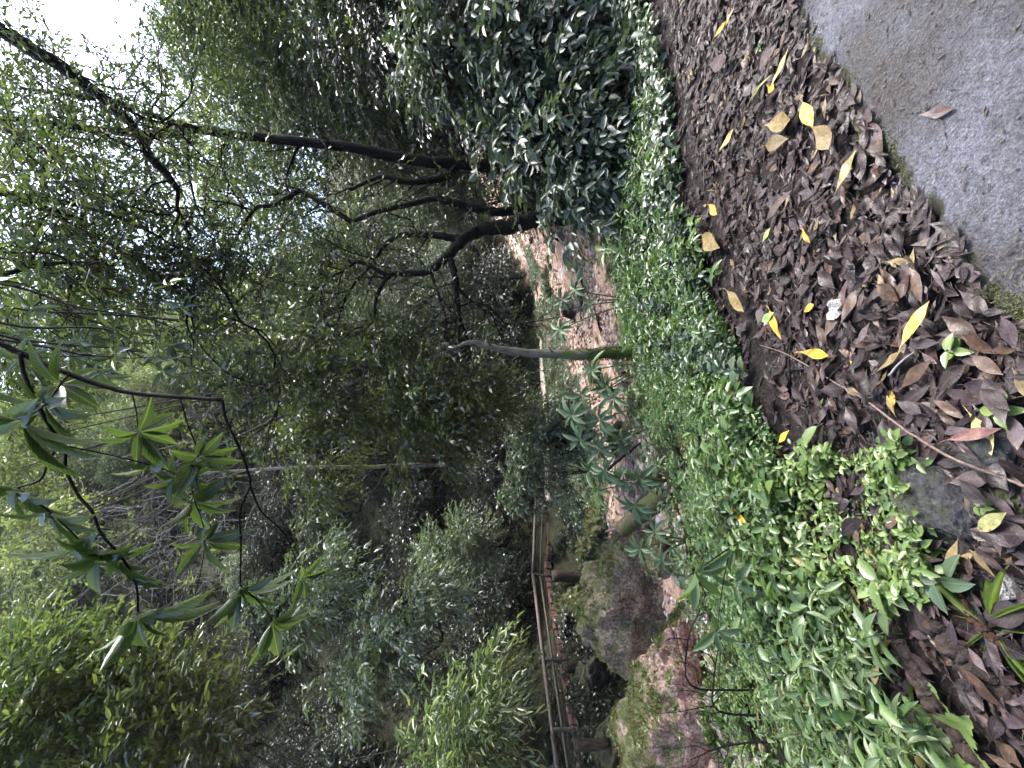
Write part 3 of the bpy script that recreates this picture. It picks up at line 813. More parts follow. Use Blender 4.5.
rng = np.random.default_rng(101)
base = at(520, 172, 9.0)
t1 = thing('leaning_tree', 'tall dark bare trunk forking high against the sky, the straighter of the two dark trees', 'tree', base)
w = Acc(); tips = []
main = tube(w, path_at([(545, 175, 9.0), (512, 168, 9.0), (456, 163, 9.0), (413, 160, 9.0), (356, 148, 8.9), (306, 142, 8.8), (256, 137, 8.7), (190, 129, 8.5)]), [0.13, 0.118, 0.112, 0.105, 0.095, 0.085, 0.08, 0.07], 10, 0, 6, 0.08)
lim = []
for pts, r in (([(190, 129, 8.5), (150, 135, 8.3), (100, 130, 8.0), (40, 122, 7.6), (0, 118, 7.4)], (0.08, 0.03)),
               ([(190, 129, 8.5), (160, 118, 8.4), (128, 106, 8.2), (70, 95, 7.9), (20, 88, 7.6)], (0.06, 0.02)),
               ([(190, 130, 8.5), (188, 160, 8.4), (196, 205, 8.3), (216, 240, 8.2)], (0.03, 0.01)),
               ([(228, 135, 8.6), (220, 160, 8.6), (232, 190, 8.5), (250, 215, 8.5)], (0.03, 0.01)),
               ([(300, 142, 8.8), (290, 165, 8.9), (286, 185, 9.0), (296, 200, 9.1)], (0.03, 0.01)),
               ([(459, 165, 9.0), (443, 178, 8.9), (406, 182, 8.9), (380, 177, 8.9), (350, 190, 8.9)], (0.08, 0.03)),
               ([(150, 134, 8.3), (145, 150, 8.2), (150, 175, 8.2), (160, 195, 8.1)], (0.03, 0.012))):
    lim.append(tube(w, path_at(pts), list(np.linspace(r[0], r[1], len(pts))), 7, 0, 4, 0.06))
for j_, L_ in enumerate(lim): sub_branches(w, rng, L_, 0.016, 7, 1.1, 2, 0, tips if j_ < 2 else None)
sub_branches(w, rng, main[18:], 0.02, 5, 1.3, 2)
w.build('trunk', M['bark_dark'], t1, base)
f = Acc(); tip_foliage(f, rng, tips, 3, 0.5, 0.35, 8, 0.11, 0.34, T4, (0, 1), 2)
for (ix, iy, y, rx, ry, rd, nc) in ((300, 60, 12.5, 120, 70, 1.6, 60), (200, 60, 11, 70, 60, 1.4, 22), (400, 70, 10.5, 80, 70, 1.5, 50), (440, 150, 12, 70, 60, 1.2, 22), (300, 190, 12, 80, 60, 1.2, 12), (60, 130, 8.0, 60, 60, 1.2, 8)):
    crown(f, rng, at(ix, iy, y), (ry * y / FPX, rd, rx * y / FPX), nc, 26, 0.5, 0.4, 9, 0.115, 0.34, T4, (0, 1, 0), 2, shell=0.2, low=-1)
f.build('crown', [M['mid_leaf'], M['olive_leaf'], M['twig']], t1, base)

rng = np.random.default_rng(102)
base = at(560, 214, 8.4)
t2 = thing('crooked_tree', 'dark crooked tree splitting low into several twisting limbs beside the stream', 'tree', base)
w = Acc(); tips = []; lim = []
for pts, r in (([(580, 214, 8.4), (556, 216, 8.4), (530, 220, 8.4), (505, 227, 8.4), (480, 230, 8.4), (462, 240, 8.3), (449, 256, 8.2)], (0.2, 0.1)),
               ([(545, 214, 8.4), (525, 205, 8.5), (505, 212, 8.5), (469, 207, 8.5), (440, 199, 8.5), (426, 200, 8.5), (376, 212, 8.5), (352, 222, 8.5)], (0.11, 0.04)),
               ([(462, 240, 8.3), (440, 236, 8.3), (403, 235, 8.3), (385, 245, 8.3), (374, 262, 8.3)], (0.08, 0.03)),
               ([(449, 256, 8.2), (436, 266, 8.2), (423, 273, 8.2), (402, 273, 8.2), (389, 276, 8.2), (377, 296, 8.2), (374, 320, 8.2)], (0.085, 0.025)),
               ([(449, 256, 8.2), (455, 275, 8.1), (457, 300, 8.1), (462, 325, 8.0), (470, 345, 8.0)], (0.07, 0.025)),
               ([(456, 285, 8.1), (470, 300, 8.1), (490, 308, 8.0), (510, 330, 7.9)], (0.03, 0.01)),
               ([(389, 276, 8.2), (360, 262, 8.2), (345, 270, 8.2), (330, 278, 8.2), (318, 290, 8.2)], (0.04, 0.012)),
               ([(430, 270, 8.2), (440, 300, 8.0), (446, 320, 7.9), (447, 350, 7.8)], (0.03, 0.01)),
               ([(300, 190, 8.6), (275, 205, 8.6), (256, 208, 8.6), (238, 235, 8.6), (232, 255, 8.6)], (0.05, 0.02)),
               ([(352, 222, 8.5), (325, 205, 8.5), (300, 190, 8.6)], (0.05, 0.045)),
               ([(374, 262, 8.3), (350, 290, 8.3), (335, 330, 8.3), (328, 360, 8.3)], (0.035, 0.01))):
    lim.append(tube(w, path_at(pts), list(np.linspace(r[0] * 0.95, r[1] * 0.8, len(pts))), 9, 0, 7, 0.1))
for L_ in lim[1:]: sub_branches(w, rng, L_, 0.016, 7, 1.1, 2, 0, tips, 0.15)
w.build('trunk', M['bark_dark'], t2, base)
f = Acc(); tip_foliage(f, rng, tips, 3, 0.5, 0.35, 8, 0.1, 0.34, T4, (0, 1), 2, keep=0.4)
for (ix, iy, y, rx, ry, rd, nc) in ((330, 230, 11.2, 80, 50, 1.2, 18), (270, 250, 11.2, 70, 50, 1.2, 18), (400, 320, 11.2, 60, 55, 1.0, 14)):
    crown(f, rng, at(ix, iy, y), (ry * y / FPX, rd, rx * y / FPX), nc, 22, 0.45, 0.4, 9, 0.11, 0.34, T4, (0, 1, 0), 2, shell=0.2, low=-1)
f.build('crown', [M['mid_leaf'], M['olive_leaf'], M['twig']], t2, base)

# mossy snag, mossy log -------------------------------------------------
base = hit(640, 350) if hit(640, 350) is not None else at(640, 350, 5.5)
base = at(648, 351, 5.6)
a = Acc(); tube(a, path_at([(665, 352, 5.6), (640, 350, 5.6), (612, 353, 5.6), (580, 355, 5.6), (545, 354, 5.6), (512, 351, 5.6), (490, 347, 5.6), (472, 342, 5.6), (458, 346, 5.6)]), [0.1, 0.08, 0.064, 0.06, 0.05, 0.047, 0.036, 0.03, 0.016], 12, 0, 7, 0.12)
for (u_, v_, du, dv) in ((600, 353, 590, 364), (556, 355, 548, 346), (522, 352, 512, 360), (492, 347, 486, 338)):
    tube(a, path_at([(u_, v_, 5.6), ((u_ + du) / 2, (v_ + dv) / 2 + 1, 5.55), (du, dv, 5.5)]), [0.016, 0.005], 5, 0, 3, 0.1)
o = a.build('snag', M['bark_moss'], None, base); tag(o, 'slim leafless pale trunk with bright moss round its foot, standing on the herb bank', 'dead trunk')
ac = Acc(); rg = np.random.default_rng(4); n_ = 1500; t_ = rg.random(n_) ** 1.6; cc = at(652, 351, 5.6) * (1 - t_[:, None]) + at(575, 355, 5.6) * t_[:, None]
an = rg.uniform(0, 6.28, n_); Q = cc + np.stack([np.cos(an), np.sin(an), 0 * an], 1) * (0.085 - 0.028 * t_)[:, None]; thin_tubes(ac, Q, Q + nrm(Q - cc + rg.normal(0, 0.03, Q.shape) - UP * 0.03) * rg.uniform(0.01, 0.04, n_)[:, None], 0.004, 0)
ac.build('moss', [M['moss_tuft']], o, base)
base = at(655, 500, 6.6)
lg = thing('mossy_log', 'mossy log with broken splintered end, leaning from the herb bank towards the largest boulder', 'log', base)
a = Acc(); tube(a, path_at([(690, 470, 6.2), (672, 486, 6.4), (655, 502, 6.6), (638, 516, 6.8), (622, 530, 7.0)]), [0.17, 0.16, 0.15, 0.14, 0.12], 14, wob=0.04); a.build('bole', M['log_moss'], lg, base)
a = Acc()
for k in range(5):
    q = RNG.normal(0, 4, 2); tube(a, path_at([(626, 527, 7.0), (618 + q[0] * 0.5, 531 + q[1] * 0.5, 7.0), (612 + q[0], 534 + q[1], 7.05)]), [0.06, 0.01], 5)
a.build('splintered_end', M['plank_red'], lg, base)
base = at(675, 425, 6.0)
a = Acc(); tube(a, path_at([(664, 380, 6.2), (668, 400, 6.1), (672, 425, 6.0), (678, 450, 5.9), (690, 470, 5.8)]), [0.1, 0.12, 0.13, 0.12, 0.1], 12, wob=0.06)
tag(a.build('mossy_root', M['log_moss'], None, base), 'thick olive mossy root running along the edge of the herb bank', 'root')
for i, (pts, lab) in enumerate((([(607, 470, 8.0), (625, 455, 8.0), (641, 443, 8.0)], 'short black stick among the palmate leaves over the stream'),
                                ([(652, 482, 6.4), (668, 470, 6.3), (684, 455, 6.2)], 'short black stick leaning against the bank above the mossy log'),
                                ([(622, 374, 7.0), (634, 369, 7.0), (645, 365, 7.0)], 'short dark stick close to the foot of the mossy snag'))):
    b = at(*pts[1]); a = Acc(); tube(a, path_at(pts), [0.03, 0.02], 6, wob=0.1)
    tag(a.build('stick', M['bark_dark'], None, b), lab, 'stick')

# ------------------------------------------------------------------ prefabricated slope trees and shrubs
def prefab(seed, h, rad, ncl, tpc, clr, L, asp, lm, bm='bark_mid', droop=0.35, nl=8, tl=0.45, trunk_r=0.12, tm=T4, low=-0.6, zc=0.62):
    rng = np.random.default_rng(seed)
    root = bpy.data.objects.new('slope_tree', None); COL.objects.link(root); root.empty_display_size = 0.1
    c = np.array([0, 0, h * zc])
    f = Acc(); CC = crown(f, rng, c, rad, ncl, tpc, clr, tl, nl, L, asp, tm, (0, 1, 0), 2, droop, low=low, shell=0.35, tw_r=0.008)
    w = Acc()
    lean = rng.normal(0, 0.06 * h, 2)
    P = tube(w, [(0, 0, -0.5), (lean[0] * 0.2, lean[1] * 0.2, h * 0.2), (lean[0] * 0.7, lean[1] * 0.7, h * 0.45), (lean[0], lean[1], h * 0.75), (lean[0] * 1.2, lean[1], h * 0.95)], [trunk_r, trunk_r * 0.85, trunk_r * 0.6, trunk_r * 0.35, 0.01], 7, 0, 4, 0.06, rng)
    for cc in CC[::max(1, len(CC) // 12)]:
        i = rng.integers(len(P) // 4, int(len(P) * 0.8)); a_ = P[i]
        tube(w, [a_, a_ * 0.5 + cc * 0.5 + np.array([0, 0, rng.uniform(-0.1, 0.3)]), cc], [trunk_r * 0.35, 0.012], 5, 0, 3, 0.05, rng)
    w.build('trunk', M[bm], root)
    f.build('crown', [M[lm], M['mid_leaf' if lm != 'dark_leaf' else 'dark_leaf'], M['twig']], root)
    return root


PRE = {}
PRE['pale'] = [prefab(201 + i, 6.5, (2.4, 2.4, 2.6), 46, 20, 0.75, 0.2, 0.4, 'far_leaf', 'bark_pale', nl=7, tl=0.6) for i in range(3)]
PRE['mid'] = [prefab(211 + i, 6.0, (2.2, 2.2, 2.5), 60, 26, 0.65, 0.135, 0.36, 'mid_leaf', nl=8, tl=0.5) for i in range(3)]
PRE['dark'] = [prefab(221 + i, 2.3, (1.5, 1.5, 1.1), 34, 24, 0.45, 0.13, 0.36, 'dark_leaf', 'bark_dark', nl=8, tl=0.4, trunk_r=0.06, zc=0.55) for i in range(4)]
PRE['grey'] = [prefab(231 + i, 2.0, (1.3, 1.2, 0.9), 26, 22, 0.4, 0.14, 0.3, 'grey_leaf', 'bark_pale', nl=8, tl=0.4, trunk_r=0.05, droop=0.6, zc=0.55) for i in range(2)]
used = set()


def place(kind, loc, label, group, cat, name='slope_tree', s=1.0, rz=None):
    k = RNG.integers(len(PRE[kind])); src = PRE[kind][k]
    o = src if (kind, k) not in used else copy_tree(src)
    used.add((kind, k))
    o.name = name; o.location = [float(v) for v in loc]
    o.rotation_euler = (RNG.normal(0, 0.08), RNG.normal(0, 0.08), RNG.uniform(0, 6.28)); o.scale = (s, s, s * RNG.uniform(0.9, 1.15))
    return tag(o, label, cat, group)


def in_view(p, mg=60):
    if p[1] < 1: return False
    v = p - np.array([0, 0, EYE]); f_ = v[1] * CP - v[2] * SP
    if f_ <= 0.5: return False
    iy = 384 - FPX * v[0] / f_; ix = 512 - FPX * (v[1] * SP + v[2] * CP) / f_
    return -mg < iy < 768 + mg and -mg * 2 < ix < 1024 + mg


def project(p):
    v = np.asarray(p) - np.array([0, 0, EYE]); f_ = v[1] * CP - v[2] * SP
    return 512 - FPX * (v[1] * SP + v[2] * CP) / f_, 384 - FPX * v[0] / f_


pts = []
rng = np.random.default_rng(77)
cand = np.stack([rng.uniform(-45, 45, 14000), rng.uniform(3, 75, 14000)], 1)
cz = terr(cand[:, 0], cand[:, 1]); cdt = seg_dist(cand[:, 0], cand[:, 1], TRAIL); cyt = np.interp(cand[:, 0], TRAIL[:, 0], TRAIL[:, 1])
for (x, y), z, dt, yt in zip(cand, cz, cdt, cyt):
    if y < yt or dt < 1.0: continue
    p = np.array([x, y, z])
    if not in_view(p + np.array([0, 0, 2])): continue
    ds = math.hypot(x, y)
    sp = 1.5 if dt < 8 else (1.9 if dt < 16 else 2.1 + 0.022 * dt)
    if any((x - q[0]) ** 2 + (y - q[1]) ** 2 < sp * sp for q in pts): continue
    pts.append((x, y, z, dt))
print('slope plants', len(pts))
for (x, y, z, dt) in pts:
    ix, iy = project((x, y, z + 1.5))
    p = (x, y, z - 0.15)
    if dt < 13 and x < 1.5:
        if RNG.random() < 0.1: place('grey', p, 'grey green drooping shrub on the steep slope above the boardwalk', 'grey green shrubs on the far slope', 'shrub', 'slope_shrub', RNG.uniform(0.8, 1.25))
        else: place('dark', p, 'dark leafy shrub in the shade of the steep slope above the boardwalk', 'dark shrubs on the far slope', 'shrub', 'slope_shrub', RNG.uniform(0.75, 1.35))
    elif dt < 9:
        if RNG.random() < 0.5: place('dark', p, 'dark leafy shrub above the pale trail behind the two dark trees', 'dark shrubs above the pale trail', 'shrub', 'slope_shrub', RNG.uniform(0.8, 1.4))
        else: place('mid', p, 'mid green tree above the pale trail behind the two dark trees', 'mid green trees above the pale trail', 'tree', 'slope_tree', RNG.uniform(0.6, 0.9))
    elif dt < 20:
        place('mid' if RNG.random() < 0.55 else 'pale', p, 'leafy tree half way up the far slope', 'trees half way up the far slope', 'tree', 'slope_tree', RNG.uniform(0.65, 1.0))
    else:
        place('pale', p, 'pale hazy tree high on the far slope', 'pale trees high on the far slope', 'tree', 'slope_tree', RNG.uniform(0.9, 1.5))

# right bank trees
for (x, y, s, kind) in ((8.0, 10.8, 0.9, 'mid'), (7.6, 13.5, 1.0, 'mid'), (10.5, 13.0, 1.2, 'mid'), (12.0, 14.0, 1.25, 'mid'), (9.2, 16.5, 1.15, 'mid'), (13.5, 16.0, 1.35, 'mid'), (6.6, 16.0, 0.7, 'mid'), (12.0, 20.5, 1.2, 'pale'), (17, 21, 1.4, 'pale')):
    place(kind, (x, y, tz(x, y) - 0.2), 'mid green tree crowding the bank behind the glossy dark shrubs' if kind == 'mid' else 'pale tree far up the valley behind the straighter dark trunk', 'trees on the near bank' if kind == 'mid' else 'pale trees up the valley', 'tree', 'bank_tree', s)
for (x, y, s) in ((5.6, 7.2, 1.0), (7.0, 7.0, 1.1), (8.2, 8.4, 1.2), (5.2, 8.6, 0.9), (6.2, 10.2, 1.1), (9.0, 6.6, 1.2), (4.6, 10.8, 0.8), (7.6, 9.6, 1.2)):
    place('dark', (x, y, tz(x, y) - 0.1), 'dark bush on the bank behind the glossy shrubs', 'dark bushes on the near bank', 'shrub', 'bank_shrub', s)
for k_, lst in PRE.items():
    for i_, o_ in enumerate(lst):
        if (k_, i_) not in used:
            for ch in list(o_.children): bpy.data.objects.remove(ch)
            bpy.data.objects.remove(o_)
# three slim trunks behind the straighter dark tree
for pts_, lab in (([(475, 112, 13.5), (430, 109, 13.5), (386, 107, 13.5), (330, 100, 13.5)], 'thick brown trunk seen behind the straighter dark tree, nearest to the glossy shrubs'),
                  ([(480, 120, 13.0), (430, 118, 13.0), (378, 122, 13.0)], 'thin black sloping trunk seen behind the straighter dark tree'),
                  ([(490, 137, 12.5), (460, 135, 12.5), (400, 128, 12.5), (360, 122, 12.5)], 'thin brown trunk closest behind the straighter dark tree')):
    b = at(*pts_[0]); tr = thing('slim_tree', lab, 'tree', b); rng = np.random.default_rng(len(lab))
    a = Acc(); P = tube(a, path_at(pts_), [0.13 if 'thick' in lab else 0.06, 0.05], 7, wob=0.05); tp = []; sub_branches(a, rng, P, 0.02, 4, 1.0, 2, 0, tp); a.build('trunk', M['bark_dark'], tr, b)
    a = Acc(); tip_foliage(a, rng, tp, 5, 0.5, 0.4, 8, 0.12, 0.36, T4, (0,), 1); a.build('crown', [M['mid_leaf'], M['twig']], tr, b)
#@@PART3@@
# ------------------------------------------------------------------ manual shrubs
def shrub(name, label, cat, base, clouds, leafm, seed, L, asp, tm=T8, droop=0.35, nl=7, tl=0.35, clr=0.35, tpc=16, group=None, stems=5, stem_r=0.018, up=0.8, bm='bark_mid', low=-1):
    rng = np.random.default_rng(seed); base = np.asarray(base, float)
    root = thing(name, label, cat, base, group)
    f = Acc(); w = Acc()
    for (ix, iy, y, rx, ry, rd, nc) in clouds:
        c = at(ix, iy, y); rad = (ry * y / FPX, rd, rx * y / FPX)
        CC = crown(f, rng, c, rad, nc, tpc, clr, tl, nl, L, asp, tm, (0,), 1, droop, up, low, 0.25, 0.005)
        for cc in CC[::max(1, len(CC) // stems)]:
            mid = base * 0.45 + cc * 0.55 + rng.normal(0, 0.12, 3)
            tube(w, [base + rng.normal(0, 0.08, 3) * (1, 1, 0) - UP * 0.1, mid, cc], [stem_r, stem_r * 0.6, stem_r * 0.25], 5, 0, 4, 0.05, rng)
    w.build('stem', M[bm], root, base)
    f.build('foliage', [M[leafm], M['twig']], root, base)
    return root


def g_at(x, y, dz=0.0):
    return np.array([x, y, tz(x, y) + dz])


shrub('glossy_shrub', 'dark glossy broad-leaved shrub beside the foot of the straighter dark tree, its leaves shining white', 'shrub', g_at(2.3, 5.6), [(550, 150, 5.4, 38, 38, 0.5, 20), (520, 110, 5.6, 40, 46, 0.5, 24)], 'gloss_leaf', 301, 0.15, 0.42, T8, 0.5)
shrub('glossy_shrub', 'dark glossy shrub at the edge of the photo, arching over the black hollow', 'shrub', g_at(4.3, 5.6), [(530, 40, 5.4, 55, 60, 0.6, 40), (450, 40, 5.9, 50, 60, 0.6, 34)], 'gloss_leaf', 302, 0.13, 0.42, T8, 0.5)
shrub('glossy_shrub', 'small dark glossy shrub below the crooked tree, leaning over the pink rocks', 'shrub', g_at(1.9, 5.3), [(583, 190, 5.0, 20, 25, 0.4, 8), (575, 130, 5.0, 30, 50, 0.4, 16)], 'gloss_leaf', 303, 0.13, 0.42, T8, 0.5)
shrub('glossy_shrub', 'taller dark glossy shrub rising above the other glossy shrubs', 'shrub', g_at(4.0, 7.0), [(435, 70, 7.2, 60, 48, 0.7, 34), (380, 30, 7.6, 70, 60, 0.7, 36)], 'dark_leaf', 304, 0.13, 0.4, T8, 0.45)

# sunlit bushes on the left
shrub('bright_bush', 'large sunlit yellow green bush overhanging the shaded slope', 'bush', at(480, 900, 8.6), [(30, 720, 8.2, 85, 75, 1.2, 46), (30, 665, 9.0, 60, 40, 0.8, 22), (120, 665, 8.8, 45, 30, 0.6, 14)], 'yellow_leaf', 311, 0.19, 0.3, T8, 0.15, 8, 0.5, 0.42, 12, up=0.45, stems=2)
shrub('olive_bush', 'yellow tipped olive bush with dark gaps, under the large sunlit bush', 'bush', at(500, 920, 8.8), [(150, 725, 8.4, 65, 50, 0.9, 26), (215, 715, 8.4, 45, 45, 0.7, 15), (180, 670, 8.8, 40, 25, 0.5, 8)], 'olive_leaf', 319, 0.19, 0.28, T8, 0.1, 8, 0.5, 0.42, 10, up=0.45, stems=2)
shrub('bamboo_shrub', 'bright narrow-leaved shrub hiding the near end of the boardwalk railing', 'shrub', at(560, 830, 6.2), [(470, 737, 6.2, 48, 40, 0.5, 22), (485, 690, 6.4, 28, 30, 0.4, 8), (440, 755, 6.3, 35, 20, 0.4, 8)], 'bamboo_leaf', 312, 0.17, 0.2, T8, 0.5, 8, 0.4, 0.32, 9, up=0.4, stems=2, stem_r=0.01)
shrub('grey_bush', 'grey green bush with long drooping sprays in the middle of the shaded slope', 'bush', at(440, 640, 14), [(395, 640, 13.6, 45, 50, 0.7, 26), (430, 600, 14.0, 40, 30, 0.6, 14), (350, 690, 13.6, 35, 40, 0.6, 12)], 'grey_leaf', 313, 0.2, 0.3, T4, 0.6, 9, 0.5, 0.45, 14)
shrub('feathery_bush', 'pale feathery bush high above the far end of the boardwalk', 'bush', at(510, 530, 17), [(465, 545, 16.5, 42, 32, 0.7, 40), (440, 575, 16.8, 25, 22, 0.6, 12)], 'grey_leaf', 314, 0.12, 0.3, T4, 0.2, 10, 0.45, 0.4, 22)
shrub('grey_bush', 'grey green leaning bush beneath the hanging whorled branch', 'bush', at(330, 600, 15), [(300, 600, 14.5, 45, 40, 0.7, 22), (335, 570, 14.8, 30, 30, 0.6, 10)], 'grey_leaf', 315, 0.2, 0.28, T4, 0.5, 9, 0.5, 0.45, 14)
shrub('hollow_shrub', 'leafy pale shrub beside the trail end of the boardwalk, over a black hollow', 'shrub', at(585, 470, 13.5), [(540, 445, 13.2, 32, 60, 0.7, 44), (570, 430, 13.0, 20, 40, 0.5, 18), (520, 480, 13.6, 25, 25, 0.6, 12)], 'grey_leaf', 316, 0.15, 0.4, T4, 0.4, 8, 0.35, 0.35, 18)
# olive hanging tree in the middle, with its pale slender trunk
b = at(440, 462, 13.5)
tr = shrub('slender_tree', 'olive tree with a slender pale trunk and drooping sprays in the middle of the ravine', 'tree', b, [(330, 420, 12.2, 55, 70, 0.9, 24), (400, 370, 11.8, 60, 70, 0.9, 22), (440, 430, 11.6, 55, 60, 0.8, 20), (310, 480, 12.6, 30, 30, 0.6, 8), (270, 330, 12.0, 60, 60, 0.9, 15), (480, 400, 11.6, 35, 50, 0.7, 12)], 'olive_leaf', 317, 0.17, 0.36, T4, 0.55, 9, 0.5, 0.45, 22, stems=3)
a = Acc(); rng = np.random.default_rng(9)
P = tube(a, path_at([(470, 464, 13.5), (410, 465, 13.5), (370, 467, 13.4), (310, 467, 13.4), (250, 470, 13.4), (180, 474, 13.3)]), [0.07, 0.06, 0.055, 0.05, 0.04, 0.015], 7, wob=0.04)
sub_branches(a, rng, P, 0.018, 6, 1.3, 2); a.build('trunk', M['bark_pale'], tr, b)
# right-hand canopy tree, hazy light green behind the dark forks
shrub('valley_tree', 'pale yellow green tree in the gap behind the straighter dark trunk', 'tree', at(330, 95, 17), [(235, 70, 16, 60, 60, 1.4, 40), (300, 100, 15.5, 60, 60, 1.4, 36), (280, 190, 17, 60, 60, 1.4, 30), (190, 190, 18, 50, 70, 1.4, 26)], 'far_leaf', 318, 0.2, 0.4, T4, 0.35, 8, 0.6, 0.7, 20, stem_r=0.05)

shrub('canopy_tree', 'tall pale green tree whose crown stands behind the near whorled branch', 'tree', at(420, 350, 14.5), [(25, 340, 13.5, 55, 70, 1.3, 34), (20, 440, 14.0, 50, 60, 1.2, 24), (95, 300, 14.5, 50, 60, 1.2, 22), (20, 540, 15, 45, 60, 1.2, 16)], 'far_leaf', 320, 0.17, 0.38, T4, 0.35, 8, 0.55, 0.6, 18, stems=4, stem_r=0.05, bm='bark_mid')

# dry tangle of bare vines on the far slope
b = at(230, 540, 17)
vt = thing('vine_tangle', 'grey lilac tangle of dry bare vines hanging on the far slope', 'vines', b)
a = Acc(); rng = np.random.default_rng(55)
for i in range(240):
    ix, iy = rng.normal(140, 48), rng.normal(530, 46); y = 17 - (ix - 140) * 0.01 + rng.normal(0, 0.8)
    p0 = at(ix, iy, y); d = rand_dirs(rng, 1)[0] * np.array([1, 0.5, 0.9]); pp = [p0]
    for s in range(4):
        d = nrm(d + rng.normal(0, 0.3, 3) - np.array([0, 0, 0.12])); pp.append(pp[-1] + d * rng.uniform(0.3, 0.6))
    tube(a, pp, [0.01, 0.005], 4, 0, 2, cap=False)
a.build('bare_vine', M['dry_twig'], vt, b)
# pale bare shoots on the shaded slope
for i, (pts_, lab) in enumerate((([(500, 745, 12.5), (440, 700, 12.4), (400, 745, 12.3), (350, 760, 12.3)], 'curling bare grey vine low on the shaded slope, nearest the bright narrow-leaved shrub'),
                                 ([(420, 690, 13.0), (330, 735, 12.8), (300, 760, 12.8)], 'bare grey vine crossing the shaded slope beneath the sunlit yellow green bush'))):
    b = at(*pts_[0]); a = Acc(); tube(a, path_at(pts_), [0.025, 0.01], 6, 0, 8, 0.25); tag(a.build('bare_vine', M['bark_mid'], None, b), lab, 'vine')

# ------------------------------------------------------------------ overhead canopy in silhouette
b = at(-40, 20, 5.0)
oc = thing('overhanging_branch', 'heavy dark bare branch reaching down from the bright sky gap, small leaves round it', 'branch', b)
w = Acc(); tips = []; rng = np.random.default_rng(61)
lims = []
for pts_, r in (([(-40, 10, 4.6), (0, 30, 4.7), (40, 54, 4.8), (80, 80, 4.9), (115, 110, 5.0), (135, 130, 5.0), (150, 158, 5.0), (165, 172, 5.0), (178, 190, 5.0)], (0.075, 0.03)),
                ([(120, 105, 5.0), (150, 120, 5.1), (195, 128, 5.2)], (0.02, 0.008)),
                ([(178, 190, 5.0), (180, 215, 5.0), (215, 240, 5.0), (232, 256, 5.0)], (0.02, 0.006))):
    lims.append(tube(w, path_at(pts_), list(np.linspace(r[0], r[1], len(pts_))), 8, 0, 4, 0.07)); sub_branches(w, rng, lims[-1], 0.012, 7, 0.8, 2, 0, tips)
w.build('limb', M['bark_dark'], oc, b)
f = Acc(); tip_foliage(f, rng, tips, 3, 0.3, 0.25, 7, 0.075, 0.36, T4, (0,), 1)
f.build('foliage', [M['mid_leaf'], M['twig']], oc, b)
b = at(-40, 190, 5.0)
oc = thing('overhanging_branch', 'leafy dark spray of several thin branches entering from the canopy above the whorled branch', 'branch', b)
w = Acc(); tips = []; rng = np.random.default_rng(62)
for pts_, r in (([(-40, 180, 4.6), (0, 192, 4.8), (35, 205, 4.9), (70, 215, 5.0), (90, 225, 5.0)], (0.04, 0.015)), ([(-40, 120, 5.2), (20, 135, 5.2), (55, 160, 5.2), (85, 190, 5.2)], (0.03, 0.012)),
                ([(0, 192, 4.8), (90, 208, 5.0), (150, 232, 5.1), (190, 258, 5.2)], (0.03, 0.008)), ([(82, 212, 5.0), (85, 230, 5.0), (110, 245, 5.0), (140, 262, 5.0)], (0.018, 0.006)),
                ([(-40, 275, 4.2), (0, 274, 4.3), (40, 265, 4.4), (80, 262, 4.5)], (0.03, 0.01)), ([(140, 262, 5.0), (185, 300, 5.0), (200, 345, 5.0), (240, 385, 5.0)], (0.014, 0.005)),
                ([(188, 256, 5.2), (220, 285, 5.2), (240, 320, 5.2), (256, 330, 5.2)], (0.018, 0.008)), ([(256, 330, 5.2), (272, 350, 5.2), (280, 390, 5.2), (276, 420, 5.2)], (0.012, 0.005))):
    P = tube(w, path_at(pts_), list(np.linspace(r[0], r[1], len(pts_))), 6, 0, 4, 0.07); sub_branches(w, rng, P, 0.01, 6, 0.75, 2, 0, tips, 0.1)
w.build('limb', M['bark_dark'], oc, b)
f = Acc(); tip_foliage(f, rng, tips, 2, 0.35, 0.28, 7, 0.09, 0.36, T4, (0, 0, 1), 2)
for (ix, iy, y, rx, ry, rd, nc) in ((30, 215, 5.6, 60, 45, 0.6, 11), (120, 260, 5.8, 70, 50, 0.6, 8), (40, 270, 5.0, 50, 35, 0.5, 9), (15, 340, 5.6, 45, 45, 0.5, 9), (70, 330, 6.2, 50, 40, 0.5, 7), (10, 400, 6.2, 35, 45, 0.5, 6), (220, 320, 6.2, 60, 50, 0.6, 7), (30, 140, 6.2, 40, 30, 0.5, 5)):
    crown(f, rng, at(ix, iy, y), (ry * y / FPX, rd, rx * y / FPX), nc, 13, 0.35, 0.3, 7, 0.1, 0.36, T4, (0, 0, 1), 2, shell=0.2, low=-1)
f.build('foliage', [M['mid_leaf'], M['olive_leaf'], M['twig']], oc, b)

